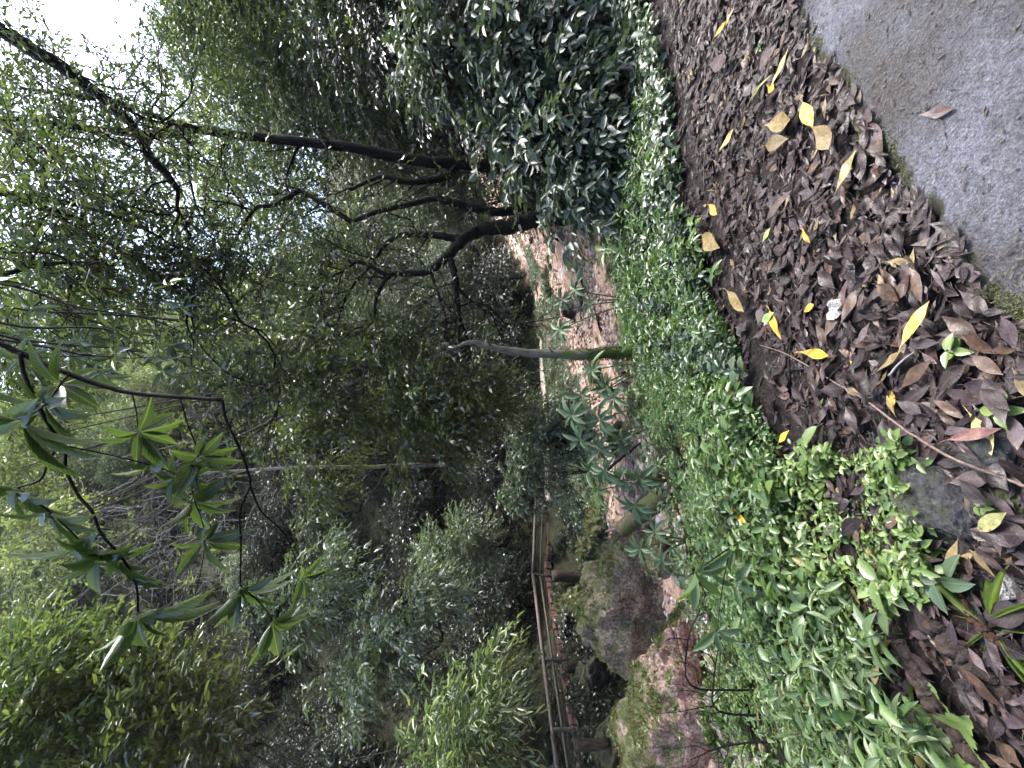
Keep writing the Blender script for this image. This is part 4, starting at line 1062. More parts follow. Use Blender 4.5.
# ------------------------------------------------------------------ hanging branch with whorled leaves
b = at(-30, 335, 1.8)
wb = thing('whorled_branch', 'near hanging branch with big long leaves set in whorls, lit from behind', 'branch', b)
w = Acc(); rng = np.random.default_rng(71)
BR = [([(-30, 335, 1.75), (0, 344, 1.78), (30, 357, 1.8), (62, 371, 1.8), (100, 385, 1.8), (132, 393, 1.8), (180, 397, 1.8), (222, 400, 1.8)], (0.011, 0.007)),
      ([(222, 400, 1.8), (226, 420, 1.8), (238, 445, 1.8), (247, 469, 1.82), (250, 486, 1.85), (240, 510, 1.85), (241, 545, 1.85), (240, 585, 1.85)], (0.006, 0.003)),
      ([(250, 486, 1.83), (262, 512, 1.9), (285, 535, 1.95), (302, 575, 2.0)], (0.004, 0.002)),
      ([(20, 353, 1.79), (24, 375, 1.77), (38, 405, 1.75), (58, 440, 1.74), (66, 448, 1.73)], (0.008, 0.006)),
      ([(60, 443, 1.74), (48, 462, 1.72), (40, 480, 1.7), (16, 488, 1.68)], (0.005, 0.003)),
      ([(16, 488, 1.68), (50, 512, 1.68), (85, 545, 1.68), (100, 555, 1.68)], (0.004, 0.002)),
      ([(65, 448, 1.73), (66, 470, 1.7), (78, 495, 1.68), (92, 512, 1.67), (102, 535, 1.66), (122, 558, 1.65), (136, 585, 1.65), (138, 612, 1.65)], (0.006, 0.0035)),
      ([(66, 446, 1.74), (110, 455, 1.78), (150, 465, 1.8), (178, 474, 1.82)], (0.003, 0.0015)),
      ([(180, 397, 1.8), (188, 425, 1.82), (198, 455, 1.84), (192, 490, 1.85), (205, 540, 1.86), (190, 620, 1.88)], (0.003, 0.0015)),
      ([(132, 393, 1.8), (136, 410, 1.85), (138, 430, 1.9)], (0.003, 0.0015)),
      ([(240, 585, 1.85), (262, 605, 1.88), (272, 620, 1.9)], (0.003, 0.0015)),
      ([(70, 373, 1.8), (60, 385, 1.75), (45, 405, 1.7), (22, 420, 1.62)], (0.004, 0.002))]
for pts_, r in BR:
    tube(w, path_at(pts_), list(np.linspace(r[0], r[1], len(pts_))), 7, 0, 5, 0.05)
w.build('limb', M['bark_dark'], wb, b)
f = Acc()


def whorl(acc, rng, c, axis, n, L, asp=0.27, open_=1.0, droop=0.35, mat=0, tm=TW):
    axis = nrm(np.asarray(axis, float)); u = nrm(np.cross(axis, [0.3, 0.5, 0.7])); v = np.cross(axis, u)
    a = np.arange(n) * 6.283 / n + rng.uniform(0, 6) + rng.normal(0, 0.2, n)
    rad = np.cos(a)[:, None] * u + np.sin(a)[:, None] * v
    D = rad * open_ + axis * rng.uniform(0.15, 0.7, n)[:, None]; D[:, 2] -= droop * rng.uniform(0.5, 1.4, n)
    N = axis + rad * 0.2 + rng.normal(0, 0.15, (n, 3)) + UP * 0.5
    LL = L * rng.uniform(0.65, 1.12, n)
    inst(acc, tm, np.repeat(np.asarray(c)[None], n, 0) + D * 0.006, D, N, LL, LL * asp * rng.uniform(0.85, 1.15, n), mat)


DN = np.array([0.1, -0.2, -0.8])
for (ix, iy, y, n, L, ax) in ((138, 614, 1.65, 8, 0.2, (-0.8, -0.3, -0.4)), (120, 560, 1.66, 4, 0.17, (-0.6, -0.2, 0.3)), (241, 588, 1.85, 8, 0.17, (-0.7, -0.4, -0.4)), (272, 622, 1.9, 7, 0.15, (-0.5, -0.3, -0.6)),
                              (22, 420, 1.55, 7, 0.22, (-0.6, -0.5, 0.2)), (198, 456, 1.84, 6, 0.15, (-0.4, -0.5, -0.5)), (192, 500, 1.85, 6, 0.15, (-0.5, -0.4, -0.6)), (178, 474, 1.82, 5, 0.14, (-0.3, -0.5, -0.5)),
                              (138, 432, 1.9, 7, 0.16, (-0.3, -0.3, -0.7)), (16, 488, 1.68, 6, 0.18, (-0.7, -0.4, 0.2)), (100, 555, 1.68, 6, 0.16, (-0.6, -0.5, -0.2)), (45, 404, 1.72, 6, 0.16, (-0.3, -0.5, 0.2)),
                              (204, 540, 1.86, 6, 0.14, (-0.3, -0.6, -0.3)), (60, 385, 1.8, 5, 0.15, (0.3, -0.5, -0.5)), (302, 577, 2.0, 4, 0.12, (-0.3, -0.3, -0.6)), (84, 545, 1.68, 5, 0.17, (-0.5, -0.4, 0.1)), (50, 512, 1.68, 4, 0.16, (-0.6, -0.4, 0.1)), (150, 465, 1.8, 4, 0.13, (-0.6, -0.2, 0.1))):
    whorl(f, rng, at(ix, iy, y), ax, n + 2, L * 1.08, 0.29)
f.build('foliage', [M['branch_leaf']], wb, b)
# more whorls further back in the same kind of canopy
b = at(-40, 320, 3.4)
wb = thing('whorled_branch', 'farther shaded branch with whorls of hanging long leaves, above the near whorled branch', 'branch', b)
w = Acc(); f = Acc(); rng = np.random.default_rng(72)
for k in range(7):
    y = rng.uniform(3.2, 4.4); iy0 = 265 + k * 14 + rng.normal(0, 6)
    pp = [(-40, iy0 - 15, y), (30 + rng.normal(0, 12), iy0, y), (90 + rng.normal(0, 25), iy0 + 12 + rng.normal(0, 10), y), (140 + rng.normal(0, 35), iy0 + 25 + rng.normal(0, 14), y)]
    P = tube(w, path_at(pp), [0.012, 0.004], 5, 0, 4, 0.08)
    for j in range(3, len(P), 2):
        e = P[j] + rng.normal(0, 0.16, 3); tube(w, [P[j], P[j] * 0.5 + e * 0.5 - UP * 0.02, e], [0.004, 0.002], 4, 0, 2)
        whorl(f, rng, e, rng.normal(0, 0.5, 3) + np.array([-0.2, -0.3, 0.2]), rng.integers(5, 8), 0.15, 0.27, 1.0, 0.5, 0, T14)
w.build('limb', M['bark_dark'], wb, b); f.build('foliage', [M['mid_leaf']], wb, b)

# ------------------------------------------------------------------ ground herbs
def plants(acc, rng, P, h, nlv, L, asp, tm, up=1.0, mat=0, stem=1, opening=0.9, smat_r=0.0025):
    """little upright plants: a thin stem with opposite leaf pairs"""
    n = len(P); vary = np.clip(1.0 + 1.1 * fbm(P[:, 0] * 1.7 + nlv, P[:, 1] * 1.7, 87), 0.5, 1.15); h = np.broadcast_to(h, (n,)) * rng.uniform(0.45, 1.4, n) * vary
    lean = rng.normal(0, 0.28, (n, 3)); lean[:, 2] = 0
    E = P + (UP + lean) * h[:, None]
    thin_tubes(acc, P - UP * 0.03, E, smat_r, stem)
    a0 = rng.uniform(0, 6.28, n)
    for k in range(nlv):
        t = 0.3 + 0.7 * (k / max(1, nlv - 1)); q = P + (E - P) * t
        a = a0 + (k % 2) * math.pi + (k // 2) * 1.57 + rng.normal(0, 0.25, n)
        D = np.stack([np.cos(a), np.sin(a), rng.normal(0.05, 0.3, n)], 1) * opening + lean * 0.3
        N = UP * up + rng.normal(0, 0.3, (n, 3))
        LL = L * rng.uniform(0.6, 1.25, n) * (1.1 - 0.3 * t) * vary
        inst(acc, tm, q, D, N, LL, LL * asp * rng.uniform(0.8, 1.2, n), mat)


def bank_points(rng, n, xr, sr, dens=None):
    x = rng.uniform(*xr, n); s = rng.uniform(*sr, n)
    y = np.interp(x, VERGE[:, 0], VERGE[:, 1]) + s + fbm(x * 1.4, x * 0.7 + 3, 81) * 0.35
    return np.stack([x, y, terr(x, y)], 1), s


rng = np.random.default_rng(81)
acc = Acc()
P, s = bank_points(rng, 10500, (-2.2, 0.9), (-0.02, 2.9)); P = P[fbm(P[:, 0] * 2.6, P[:, 1] * 2.6, 82) > -0.12]; plants(acc, rng, P, 0.1, 8, 0.036, 0.5, T8, mat=0)
P, s = bank_points(rng, 1700, (-2.0, 2.3), (0.05, 3.2)); k = fbm(P[:, 0] * 1.6, P[:, 1] * 1.6, 83) > 0.0; plants(acc, rng, P[k], 0.2, 8, 0.085, 0.42, T8, mat=0)
P, s = bank_points(rng, 2300, (0.1, 2.4), (0.0, 2.8)); P = P[fbm(P[:, 0] * 2.6, P[:, 1] * 2.6, 85) > -0.15]; plants(acc, rng, P, 0.13, 8, 0.07, 0.5, T8, mat=2)
P, s = bank_points(rng, 900, (0.3, 2.4), (0.0, 3.0)); plants(acc, rng, P, 0.2, 8, 0.09, 0.3, T8, mat=0)
P, s = bank_points(rng, 260, (-4, -0.8), (0.2, 2.6)); plants(acc, rng, P, 0.2, 8, 0.1, 0.42, T8, mat=0)
P, s = bank_points(rng, 260, (-2.0, 3.5), (0.0, 2.2)); P[:, 2] += rng.uniform(0.04, 0.16, len(P)); inst(acc, TO, P, rand_dirs(rng, len(P)) * (1, 1, 0.4), UP + rng.normal(0, 0.5, P.shape), rng.uniform(0.04, 0.1, len(P)), 0.028, 3)
tag(acc.build('herb_cover', [M['herb_leaf'], M['stem_green'], M['creep_leaf'], M['wilt_leaf']]), 'bright green low herbs covering the bank below the leaf litter', 'herbs', kind='stuff')
acc = Acc()
P, s = bank_points(rng, 520, (-2.6, -0.55), (-0.05, 1.5)); k = fbm(P[:, 0] * 1.8, P[:, 1] * 1.8, 84) > -0.2; plants(acc, rng, P[k], 0.2, 8, 0.088, 0.26, T14, mat=0, opening=1.0)
P, s = bank_points(rng, 1900, (-2.6, -0.5), (-0.05, 2.2)); P = P[fbm(P[:, 0] * 2.6, P[:, 1] * 2.6, 86) > -0.1]; plants(acc, rng, P, 0.09, 7, 0.05, 0.5, T8, mat=2)
tag(acc.build('lance_herbs', [M['lance_leaf'], M['stem_green'], M['herb_leaf']]), 'paler narrow-leaved herbs on the bank nearest the dark rotten wood', 'herbs', kind='stuff')
acc = Acc()
P, s = bank_points(rng, 2400, (1.2, 5.0), (-0.15, 2.6)); plants(acc, rng, P, 0.13, 7, 0.075, 0.55, T8, mat=0)
tag(acc.build('creeper_cover', [M['creep_leaf'], M['stem_green']]), 'dull green small-leaved creeper between the glossy shrubs and the leaf litter', 'creeper', kind='stuff')
acc = Acc()
x = rng.uniform(-11, 9, 5200); yg = np.interp(x, GUL[:, 0], GUL[:, 1]); y = yg + np.sign(rng.normal(0, 1, 5200)) * rng.uniform(3.3, 6.0, 5200)
x2 = rng.uniform(-10.5, 7, 5200); yg = np.interp(x2, GUL[:, 0], GUL[:, 1]); x = np.concatenate([x, x2])
y = np.concatenate([y, yg + 3.0 + (np.interp(x2, TRAIL[:, 0], TRAIL[:, 1]) - yg - 3.0) * rng.uniform(0, 1, 5200)])
k = (fbm(x * 0.7, y * 0.7, 88) > -0.25) & ((y > np.interp(x, GUL[:, 0], GUL[:, 1])) | (seg_dist(x, y, GUL) > 4.3)); x, y = x[k], y[k]
P = np.stack([x, y, terr(x, y)], 1); P = P[seg_dist(P[:, 0], P[:, 1], TRAIL) > 0.8]
plants(acc, rng, P, 0.2, 6, 0.12, 0.42, T4, mat=0, smat_r=0.004)
tag(acc.build('bank_cover', [M['creep_leaf'], M['stem_green']]), 'small green plants covering both banks of the stream', 'ground cover', kind='stuff')
Q = [hit(u_, v_) for u_, v_ in zip(rng.uniform(640, 775, 900), rng.uniform(500, 790, 900))]
P = np.array([h for h in Q if h is not None and h[1] < 8.6]); P = P + rng.normal(0, 0.06, P.shape) * (1, 1, 0)
acc = Acc(); plants(acc, rng, P, 0.13, 8, 0.06, 0.45, T8, mat=0); plants(acc, rng, P[::4], 0.22, 8, 0.1, 0.3, T8, mat=2)
tag(acc.build('ridge_cover', [M['herb_leaf'], M['stem_green'], M['lance_leaf']]), 'bright herbs along the lip of the bank in front of the boulders', 'herbs', kind='stuff')
# plants hanging from the bank under the boardwalk
acc = Acc(); n = 4200; t = rng.random(n); L0, L1 = np.array([-10.6, 11.0]), np.array([-8.0, 20.8]); B_ = L0 + (L1 - L0) * t[:, None]
B_[:, 0] += rng.uniform(0.05, 5.0, n); P = np.stack([B_[:, 0], B_[:, 1], terr(B_[:, 0], B_[:, 1])], 1); P = P[(fbm(P[:, 0], P[:, 1], 89) > -0.25) & (seg_dist(P[:, 0], P[:, 1], GUL) > 2.2)]
plants(acc, rng, P, 0.25, 8, 0.17, 0.36, T4, mat=0, smat_r=0.004)
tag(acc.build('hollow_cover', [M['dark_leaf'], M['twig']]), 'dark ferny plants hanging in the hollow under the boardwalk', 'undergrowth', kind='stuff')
Q = [hit(u_, v_) for u_, v_ in zip(rng.uniform(545, 660, 1500), rng.uniform(585, 800, 1500))]
P = np.array([h for h in Q if h is not None and h[1] > 11.5])
acc = Acc(); sprays(acc, rng, P, np.array([0.7, -0.5, 0.35]) + rng.normal(0, 0.35, P.shape), 0.35, 9, 0.12, 0.34, T4, 0, 1, 0.55, 0.6, 0.004)
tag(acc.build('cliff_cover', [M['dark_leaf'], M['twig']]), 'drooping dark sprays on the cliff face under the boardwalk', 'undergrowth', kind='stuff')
# dense low ground cover on the steep slope
acc = Acc(); n = 26000
x = rng.uniform(-30, 14, n); y = rng.uniform(5, 48, n); dt = seg_dist(x, y, TRAIL); yt = np.interp(x, TRAIL[:, 0], TRAIL[:, 1])
k = (y > yt) & (dt > 0.85) & (dt < 26) & (rng.random(n) < np.clip(1.3 - dt / 26, 0, 1)); x, y = x[k], y[k]
P = np.stack([x, y, terr(x, y) - 0.05], 1)
plants(acc, rng, P, 0.45, 7, 0.26, 0.38, T4, mat=0, smat_r=0.006)
n = 16000
x = rng.uniform(-40, 30, n); y = rng.uniform(20, 80, n); dt = seg_dist(x, y, TRAIL); yt = np.interp(x, TRAIL[:, 0], TRAIL[:, 1])
k = (y > yt) & (dt > 10) & (dt < 55); x, y = x[k], y[k]
plants(acc, rng, np.stack([x, y, terr(x, y) - 0.05], 1), 0.9, 8, 0.5, 0.4, T4, mat=2, smat_r=0.006)
tag(acc.build('slope_cover', [M['dark_leaf'], M['twig'], M['far_leaf']]), 'low plants carpeting the steep far slope between the shrubs', 'undergrowth', kind='stuff')

# ferns: arching fronds of narrow leaflets
def fern(label, ix, iy, L, n, seed, mat='herb_leaf'):
    c = hit(ix, iy); rng = np.random.default_rng(seed); t = thing('fern', label, 'fern', c, 'ferns among the bank herbs')
    f = Acc(); w = Acc()
    for k in range(n):
        a = k * 6.283 / n + rng.normal(0, 0.3); ln = L * rng.uniform(0.7, 1.15); d = np.array([math.cos(a), math.sin(a), 0.0])
        tt = np.linspace(0, 1, 15); C_ = c + d * (ln * tt * 0.85)[:, None]; C_[:, 2] += ln * (0.75 * tt - 0.62 * tt ** 2)
        tube(w, C_[::2], [0.003, 0.001], 4, 0, 2)
        T_ = nrm(np.gradient(C_, axis=0)); S_ = nrm(np.cross(T_, UP))
        for sg in (-1, 1):
            l_ = ln * 0.3 * np.sin(np.pi * np.clip(tt * 0.9 + 0.1, 0, 1)) + 0.008
            inst(f, T8, C_[1:], (S_ * sg + T_ * 0.45 + rng.normal(0, 0.08, S_.shape))[1:], (UP + rng.normal(0, 0.15, S_.shape))[1:], l_[1:], l_[1:] * 0.28)
    w.build('stem', M['stem_green'], t, c); f.build('frond', [M[mat]], t, c)


fern('fern with arching fronds at the middle of the herb band, below the mossy snag', 690, 335, 0.3, 7, 1)
fern('fern at the upper herb edge near the light green palmate plant', 655, 255, 0.28, 7, 2)
fern('fern among the bright herbs beside the mossy root', 700, 430, 0.28, 7, 3)
fern('small fern where the bright herbs meet the dark litter', 735, 400, 0.2, 6, 4)
fern('fern over the stream edge above the arching plant', 715, 520, 0.3, 7, 5, 'lance_leaf')
fern('pale fern in the narrow-leaved herbs beside the bare sapling', 770, 640, 0.3, 8, 6, 'lance_leaf')
fern('large pale fern in the near corner above the crinkled plant', 860, 740, 0.26, 8, 7, 'lance_leaf')
fern('fern between the arching plant and the low shiny herbs', 800, 575, 0.24, 7, 8)
fern('dull fern under the glossy shrubs at the creeper edge', 640, 150, 0.28, 7, 9, 'creep_leaf')
fern('dull fern in the creeper at the photo edge', 650, 60, 0.28, 7, 10, 'creep_leaf')

# palmate plants standing over the stream
def palmate(label, stems, seed, L=0.25, mat='palm_leaf'):
    rng = np.random.default_rng(seed); base = at(*stems[0][0]); t = thing('palmate_plant', label, 'plant', base, 'palmate-leaved plants along the bank')
    w = Acc(); f = Acc()
    for (p0, p1) in stems:
        a, b_ = at(*p0), at(*p1); tube(w, [a, (a + b_) / 2 + UP * 0.08, b_], [0.012, 0.006], 5, 0, 4)
        c = nrm(np.array([rng.normal(0, 0.3), -0.5 + rng.normal(0, 0.2), 0.8]))
        whorl(f, rng, b_, c, int(rng.integers(8, 11)), L, 0.3, 1.0, 0.3, 0, T14)
    w.build('stem', M['stem_green'], t, base); f.build('foliage', [M[mat]], t, base)


palmate('palmate plant right under the mossy log tip, the biggest group of fingered leaves', [((668, 480, 5.3), (618, 480, 5.2)), ((668, 480, 5.3), (605, 470, 5.2)), ((668, 480, 5.3), (635, 505, 5.1)), ((668, 480, 5.3), (640, 478, 5.2)), ((668, 480, 5.3), (598, 490, 5.3))], 401)
palmate('palmate plant with two grey green fingered leaves over the brown water', [((670, 400, 5.4), (614, 398, 5.3)), ((670, 400, 5.4), (642, 418, 5.2)), ((670, 400, 5.4), (600, 420, 5.4))], 402)
palmate('palmate plant close beside the foot of the mossy snag', [((665, 360, 5.5), (592, 370, 5.5)), ((665, 360, 5.5), (608, 388, 5.4)), ((665, 360, 5.5), (582, 395, 5.5)), ((665, 360, 5.5), (572, 415, 5.6))], 403)
palmate('dark palmate plant hanging in front of the wet cascade stone', [((640, 300, 5.8), (560, 330, 5.9)), ((640, 300, 5.8), (575, 290, 5.9)), ((640, 300, 5.8), (590, 305, 5.8)), ((640, 300, 5.8), (562, 300, 6.0))], 404, 0.2)
palmate('light green palmate plant at the foot of the dark glossy shrubs', [((668, 235, 4.6), (608, 232, 4.6)), ((668, 235, 4.6), (622, 250, 4.5)), ((668, 235, 4.6), (606, 250, 4.7)), ((668, 235, 4.6), (632, 225, 4.5))], 405, 0.2, 'herb_leaf')
palmate('grey green palmate plant among the bright herbs below the mossy snag', [((700, 370, 4.3), (668, 378, 4.3)), ((700, 370, 4.3), (660, 365, 4.4)), ((700, 370, 4.3), (672, 392, 4.2))], 406, 0.15)
palmate('palmate plant with small fingered leaves in front of the slab between the two logs', [((690, 540, 5.0), (640, 548, 5.0)), ((690, 540, 5.0), (655, 532, 5.0)), ((690, 540, 5.0), (662, 560, 4.9))], 408, 0.2)
palmate('palmate plant reaching over the gravel behind the brown wet rock', [((675, 420, 5.6), (580, 440, 5.7)), ((675, 420, 5.6), (600, 450, 5.6)), ((675, 420, 5.6), (622, 440, 5.6)), ((675, 420, 5.6), (590, 470, 5.8))], 409, 0.24)
palmate('palmate plant between the glossy shrubs and the creeper', [((690, 200, 4.2), (640, 205, 4.2)), ((690, 200, 4.2), (652, 218, 4.2)), ((690, 200, 4.2), (640, 190, 4.3))], 407, 0.13, 'creep_leaf')

# dark stems with long leaves in the near corner
base = at(790, 640, 2.3)
sp = thing('arching_plant', 'arching dark stem with clusters of long narrow leaves, in front of the pale slab', 'plant', base)
w = Acc(); f = Acc(); rng = np.random.default_rng(411)
tube(w, path_at([(800, 520, 2.3), (765, 530, 2.3), (730, 548, 2.3), (705, 565, 2.3), (690, 575, 2.3)]), [0.006, 0.003], 5, 0, 5)
tube(w, path_at([(730, 548, 2.3), (722, 590, 2.3), (716, 640, 2.25)]), [0.004, 0.002], 5, 0, 5)
whorl(f, rng, at(695, 572, 2.3), (-0.3, -0.8, -0.3), 6, 0.2, 0.26, 1.0, 0.4, 0, T14); whorl(f, rng, at(716, 630, 2.25), (-0.3, -0.8, 0.1), 5, 0.15, 0.28, 1, 0.3, 0, T14); whorl(f, rng, at(735, 585, 2.3), (0.2, -0.8, 0.2), 4, 0.15, 0.28, 1, 0.3, 0, T14)
w.build('stem', M['bark_dark'], sp, base); f.build('foliage', [M['palm_leaf']], sp, base)
base = at(770, 720, 3.4)
sp = thing('bare_sapling', 'leafless dark sapling with wiry crossing stems in front of the speckled slab', 'sapling', base)
w = Acc(); tp = []
for pts_ in ([(790, 690, 3.3), (740, 690, 3.4), (690, 685, 3.4), (688, 640, 3.4), (700, 610, 3.4)], [(800, 715, 3.3), (720, 712, 3.4), (714, 680, 3.4), (718, 650, 3.4)], [(800, 740, 3.3), (730, 745, 3.4), (690, 760, 3.4)]):
    P = tube(w, path_at(pts_), [0.01, 0.004], 5, 0, 4, 0.1); sub_branches(w, rng, P, 0.004, 6, 0.45, 2)
w.build('stem', M['bark_dark'], sp, base)

# ------------------------------------------------------------------ litter
LMATS = {}


def litter_mat(name, cols, rough=0.38, vein=True):
    m, nt, out = new_mat(name)
    tc = N_(nt, 'ShaderNodeTexCoord'); oi = N_(nt, 'ShaderNodeObjectInfo'); g = N_(nt, 'ShaderNodeNewGeometry')
    r = mth(nt, 'FRACT', mth(nt, 'ADD', oi.outputs['Random'], g.outputs['Random Per Island']))
    c = ramp(nt, r, [(i / max(1, len(cols) - 1), k) for i, k in enumerate(cols)])
    n = noise_n(nt, 45, 5, 0.65)
    c = mixc(nt, 0.75, c, ramp(nt, n, [(0.3, (0.45, 0.42, 0.4)), (0.55, (1, 1, 1)), (0.75, (1.35, 1.3, 1.25))]), 'MULTIPLY')
    if vein != 'dark':
        c = mixc(nt, ramp(nt, noise_n(nt, 75, 5, 0.7), [(0.57, (0, 0, 0)), (0.64, (0.85, 0.85, 0.85))]), c, (0.05, 0.03, 0.015))
        c = mixc(nt, ramp(nt, noise_n(nt, 20, 4, 0.6), [(0.52, (0, 0, 0)), (0.7, (0.6, 0.6, 0.6))]), c, (0.1, 0.06, 0.03))
    c = mixc(nt, mth(nt, 'MULTIPLY', vein_fac(nt, 28.0), 0.4), c, mixc(nt, 0.5, c, (0.02, 0.014, 0.012)) if vein != 'dark' else (0.05, 0.038, 0.036))
    p = N_(nt, 'ShaderNodeBsdfPrincipled', Roughness=rough); p.inputs['Specular IOR Level'].default_value = 0.22
    nt.links.new(ramp(nt, noise_n(nt, 14, 4, 0.6), [(0.4, (0.32,) * 3), (0.6, (0.62,) * 3)]), p.inputs['Roughness'])
    nt.links.new(c, p.inputs['Base Color']); nt.links.new(bump(nt, noise_n(nt, 90, 4, 0.6), 0.5, 0.004), p.inputs['Normal']); nt.links.new(p.outputs[0], out.inputs[0])
    return m


LM = {'dark': litter_mat('dead_leaf_dark', [(0.0035, 0.0025, 0.0028), (0.009, 0.006, 0.0068), (0.017, 0.0115, 0.0132), (0.005, 0.0036, 0.0042), (0.044, 0.033, 0.038), (0.014, 0.008, 0.0072), (0.022, 0.0158, 0.0182)], 0.46, 'dark'),
      'brown': litter_mat('dead_leaf_brown', [(0.024, 0.014, 0.011), (0.045, 0.028, 0.021), (0.07, 0.048, 0.04)]),
      'tan': litter_mat('dead_leaf_tan', [(0.09, 0.07, 0.034), (0.15, 0.115, 0.05), (0.13, 0.095, 0.06)]),
      'yellow': litter_mat('dead_leaf_yellow', [(0.36, 0.22, 0.03), (0.4, 0.26, 0.05)]),
      'lemon': litter_mat('dead_leaf_lemon', [(0.36, 0.3, 0.025), (0.38, 0.32, 0.035)]),
      'pale': litter_mat('dead_leaf_pale_yellow', [(0.28, 0.22, 0.08), (0.32, 0.26, 0.1)]),
      'olive': litter_mat('dead_leaf_olive', [(0.13, 0.13, 0.055), (0.17, 0.165, 0.075)]),
      'maroon': litter_mat('dead_leaf_maroon', [(0.1, 0.05, 0.045), (0.13, 0.065, 0.06)]),
      'purple': litter_mat('dead_leaf_purple', [(0.05, 0.036, 0.04), (0.07, 0.052, 0.057)]),
      'green': litter_mat('fallen_leaf_green', [(0.14, 0.24, 0.06), (0.16, 0.26, 0.07)])}


def leaf_shape(seed, asp, nr=13, nc=7):
    """one dead leaf, curled and twisted, unit length along +y, with a stalk"""
    rng = np.random.default_rng(seed)
    ts = np.linspace(0.0, 1, nr)[1:-1]; pk = rng.uniform(0.4, 0.6)
    ws = np.sin(np.pi * ts ** (math.log(0.5) / math.log(pk))) ** 1.15 * (1 + rng.normal(0, 0.025, len(ts)))
    if rng.random() < 0.3 and nr < 13:      # torn leaves
        ws = ws * np.where(ts > rng.uniform(0.6, 0.8), rng.uniform(0.3, 0.6), 1.0)
    fold = rng.uniform(0.02, 0.2); bend = rng.uniform(-0.2, 0.22); tw = rng.normal(0, 0.22); side = rng.normal(0, 0.02)
    V = []; F = []; U = []
    rows = np.concatenate([[0], ts, [1]]); wr = np.concatenate([[0.03], ws, [0.02]])
    ph = rng.uniform(0, 6)
    for t, w in zip(rows, wr):
        for q in np.linspace(-1, 1, nc):
            x = 0.5 * asp * w * q; z = fold * abs(x) ** 1.3 * 1.6 + 0.02 * math.sin(9 * t + q * 2 + ph) * w
            a = tw * (t - 0.5); x2 = x * math.cos(a) - z * math.sin(a); z2 = x * math.sin(a) + z * math.cos(a)
            U.append((1.0 + q * 0.5, t)); V.append((x2 + side * math.sin(math.pi * t), t - 0.5, z2 + bend * (t - 0.5) ** 2))
    n = len(rows)
    for i in range(n - 1):
        for j in range(nc - 1):
            F.append((i * nc + j, i * nc + j + 1, i * nc + nc + 1 + j, i * nc + nc + j))
    a = Acc(); a.add(V, [np.array(F)], uv=np.array(U))
    if nr > 8: tube(a, [(0, -0.5, 0.003 + bend * 0.25), (0.02, -0.6, bend * 0.25), (0.05, -0.68, bend * 0.2)], [0.012, 0.007], 4, 0, 2)
    return a


def leaf_obj(seed, asp, mat, name='fallen_leaf'):
    return leaf_shape(seed, asp).build(name, LM[mat])


def lay(o, c, d, L, up=None, roll=0.0):
    y = nrm(np.asarray(d, float)); z = nrm((UP if up is None else up) - y * (y @ (UP if up is None else up))); x = np.cross(y, z)
    x2 = x * math.cos(roll) + z * math.sin(roll); z2 = np.cross(x2, y)
    o.matrix_world = Matrix(((x2[0] * L, y[0] * L, z2[0] * L, c[0]), (x2[1] * L, y[1] * L, z2[1] * L, c[1]), (x2[2] * L, y[2] * L, z2[2] * L, c[2]), (0, 0, 0, 1)))


def gz(x, y):
    e = float(np.interp(x, EDGE[:, 0], EDGE[:, 1]))
    return 0.06 if y < e - 0.03 else tz(x, y) + 0.035


def pix_leaf(label, a, b_, asp, mat, seed, lift=0.05, cat='leaf', roll=0.0, name='fallen_leaf'):
    """a leaf lying between two points of the ground"""
    A_, B_ = hit(*a), hit(*b_)
    for q in (A_, B_): q[2] = gz(q[0], q[1]) + lift
    o = leaf_obj(seed, asp * 0.72, mat, name); lay(o, (A_ + B_) / 2, B_ - A_, np.linalg.norm(B_ - A_), None, roll)
    return tag(o, label, cat)


pix_leaf('large orange yellow leaf with dark spots lying alone near the bend of the path edge', (925, 345), (953, 301), 0.42, 'yellow', 1)
pix_leaf('small lemon yellow leaf standing up next to the mossy path edge', (821, 103), (832, 129), 0.55, 'lemon', 2, roll=0.4)
pix_leaf('slender pale yellow leaf pointing at the mossy path edge', (789, 85), (808, 49), 0.34, 'pale', 3)
pix_leaf('tan blotched leaf touching the small lemon yellow leaf', (832, 127), (851, 150), 0.6, 'tan', 4)
pix_leaf('tan oval leaf beside the small lemon yellow leaf, farther from the path', (783, 126), (810, 120), 0.5, 'tan', 5)
pix_leaf('dull tan oval leaf just below the other tan oval leaf', (779, 146), (804, 139), 0.5, 'tan', 6)
pix_leaf('long olive green leaf lying against the path edge', (857, 192), (877, 150), 0.42, 'olive', 7)
pix_leaf('purple brown leaf with its tip resting on the concrete edge', (895, 158), (886, 117), 0.5, 'purple', 8, 0.012)
pix_leaf('purple brown leaf crossing onto the concrete above another one', (870, 112), (896, 122), 0.5, 'purple', 9, 0.012)
pix_leaf('single dark leaf lying out on the bare concrete', (942, 116), (974, 110), 0.4, 'purple', 10, 0.004)
pix_leaf('yellow leaf with a green leaf at its stalk, in the middle of the litter', (785, 310), (798, 340), 0.4, 'yellow', 11)
pix_leaf('small green leaf at the stalk of a yellow leaf', (778, 322), (791, 312), 0.6, 'green', 12)
pix_leaf('orange yellow speckled leaf lying flat near the long brown stem', (818, 352), (850, 356), 0.32, 'yellow', 13)
pix_leaf('pale tan leaf beside the seedlings with a folded edge', (740, 290), (759, 312), 0.42, 'tan', 14)
pix_leaf('orange tan leaf beside the tallest litter seedling', (712, 235), (731, 248), 0.5, 'tan', 15)
pix_leaf('small yellow leaf above the litter seedlings, alone on dark leaves', (722, 205), (731, 215), 0.5, 'yellow', 16)
pix_leaf('tiny crescent yellow leaf in the middle of the dark litter', (820, 228), (828, 244), 0.4, 'yellow', 17)
pix_leaf('narrow yellow leaf pointing at the creeper, near two tan ovals', (735, 150), (750, 128), 0.35, 'pale', 18)
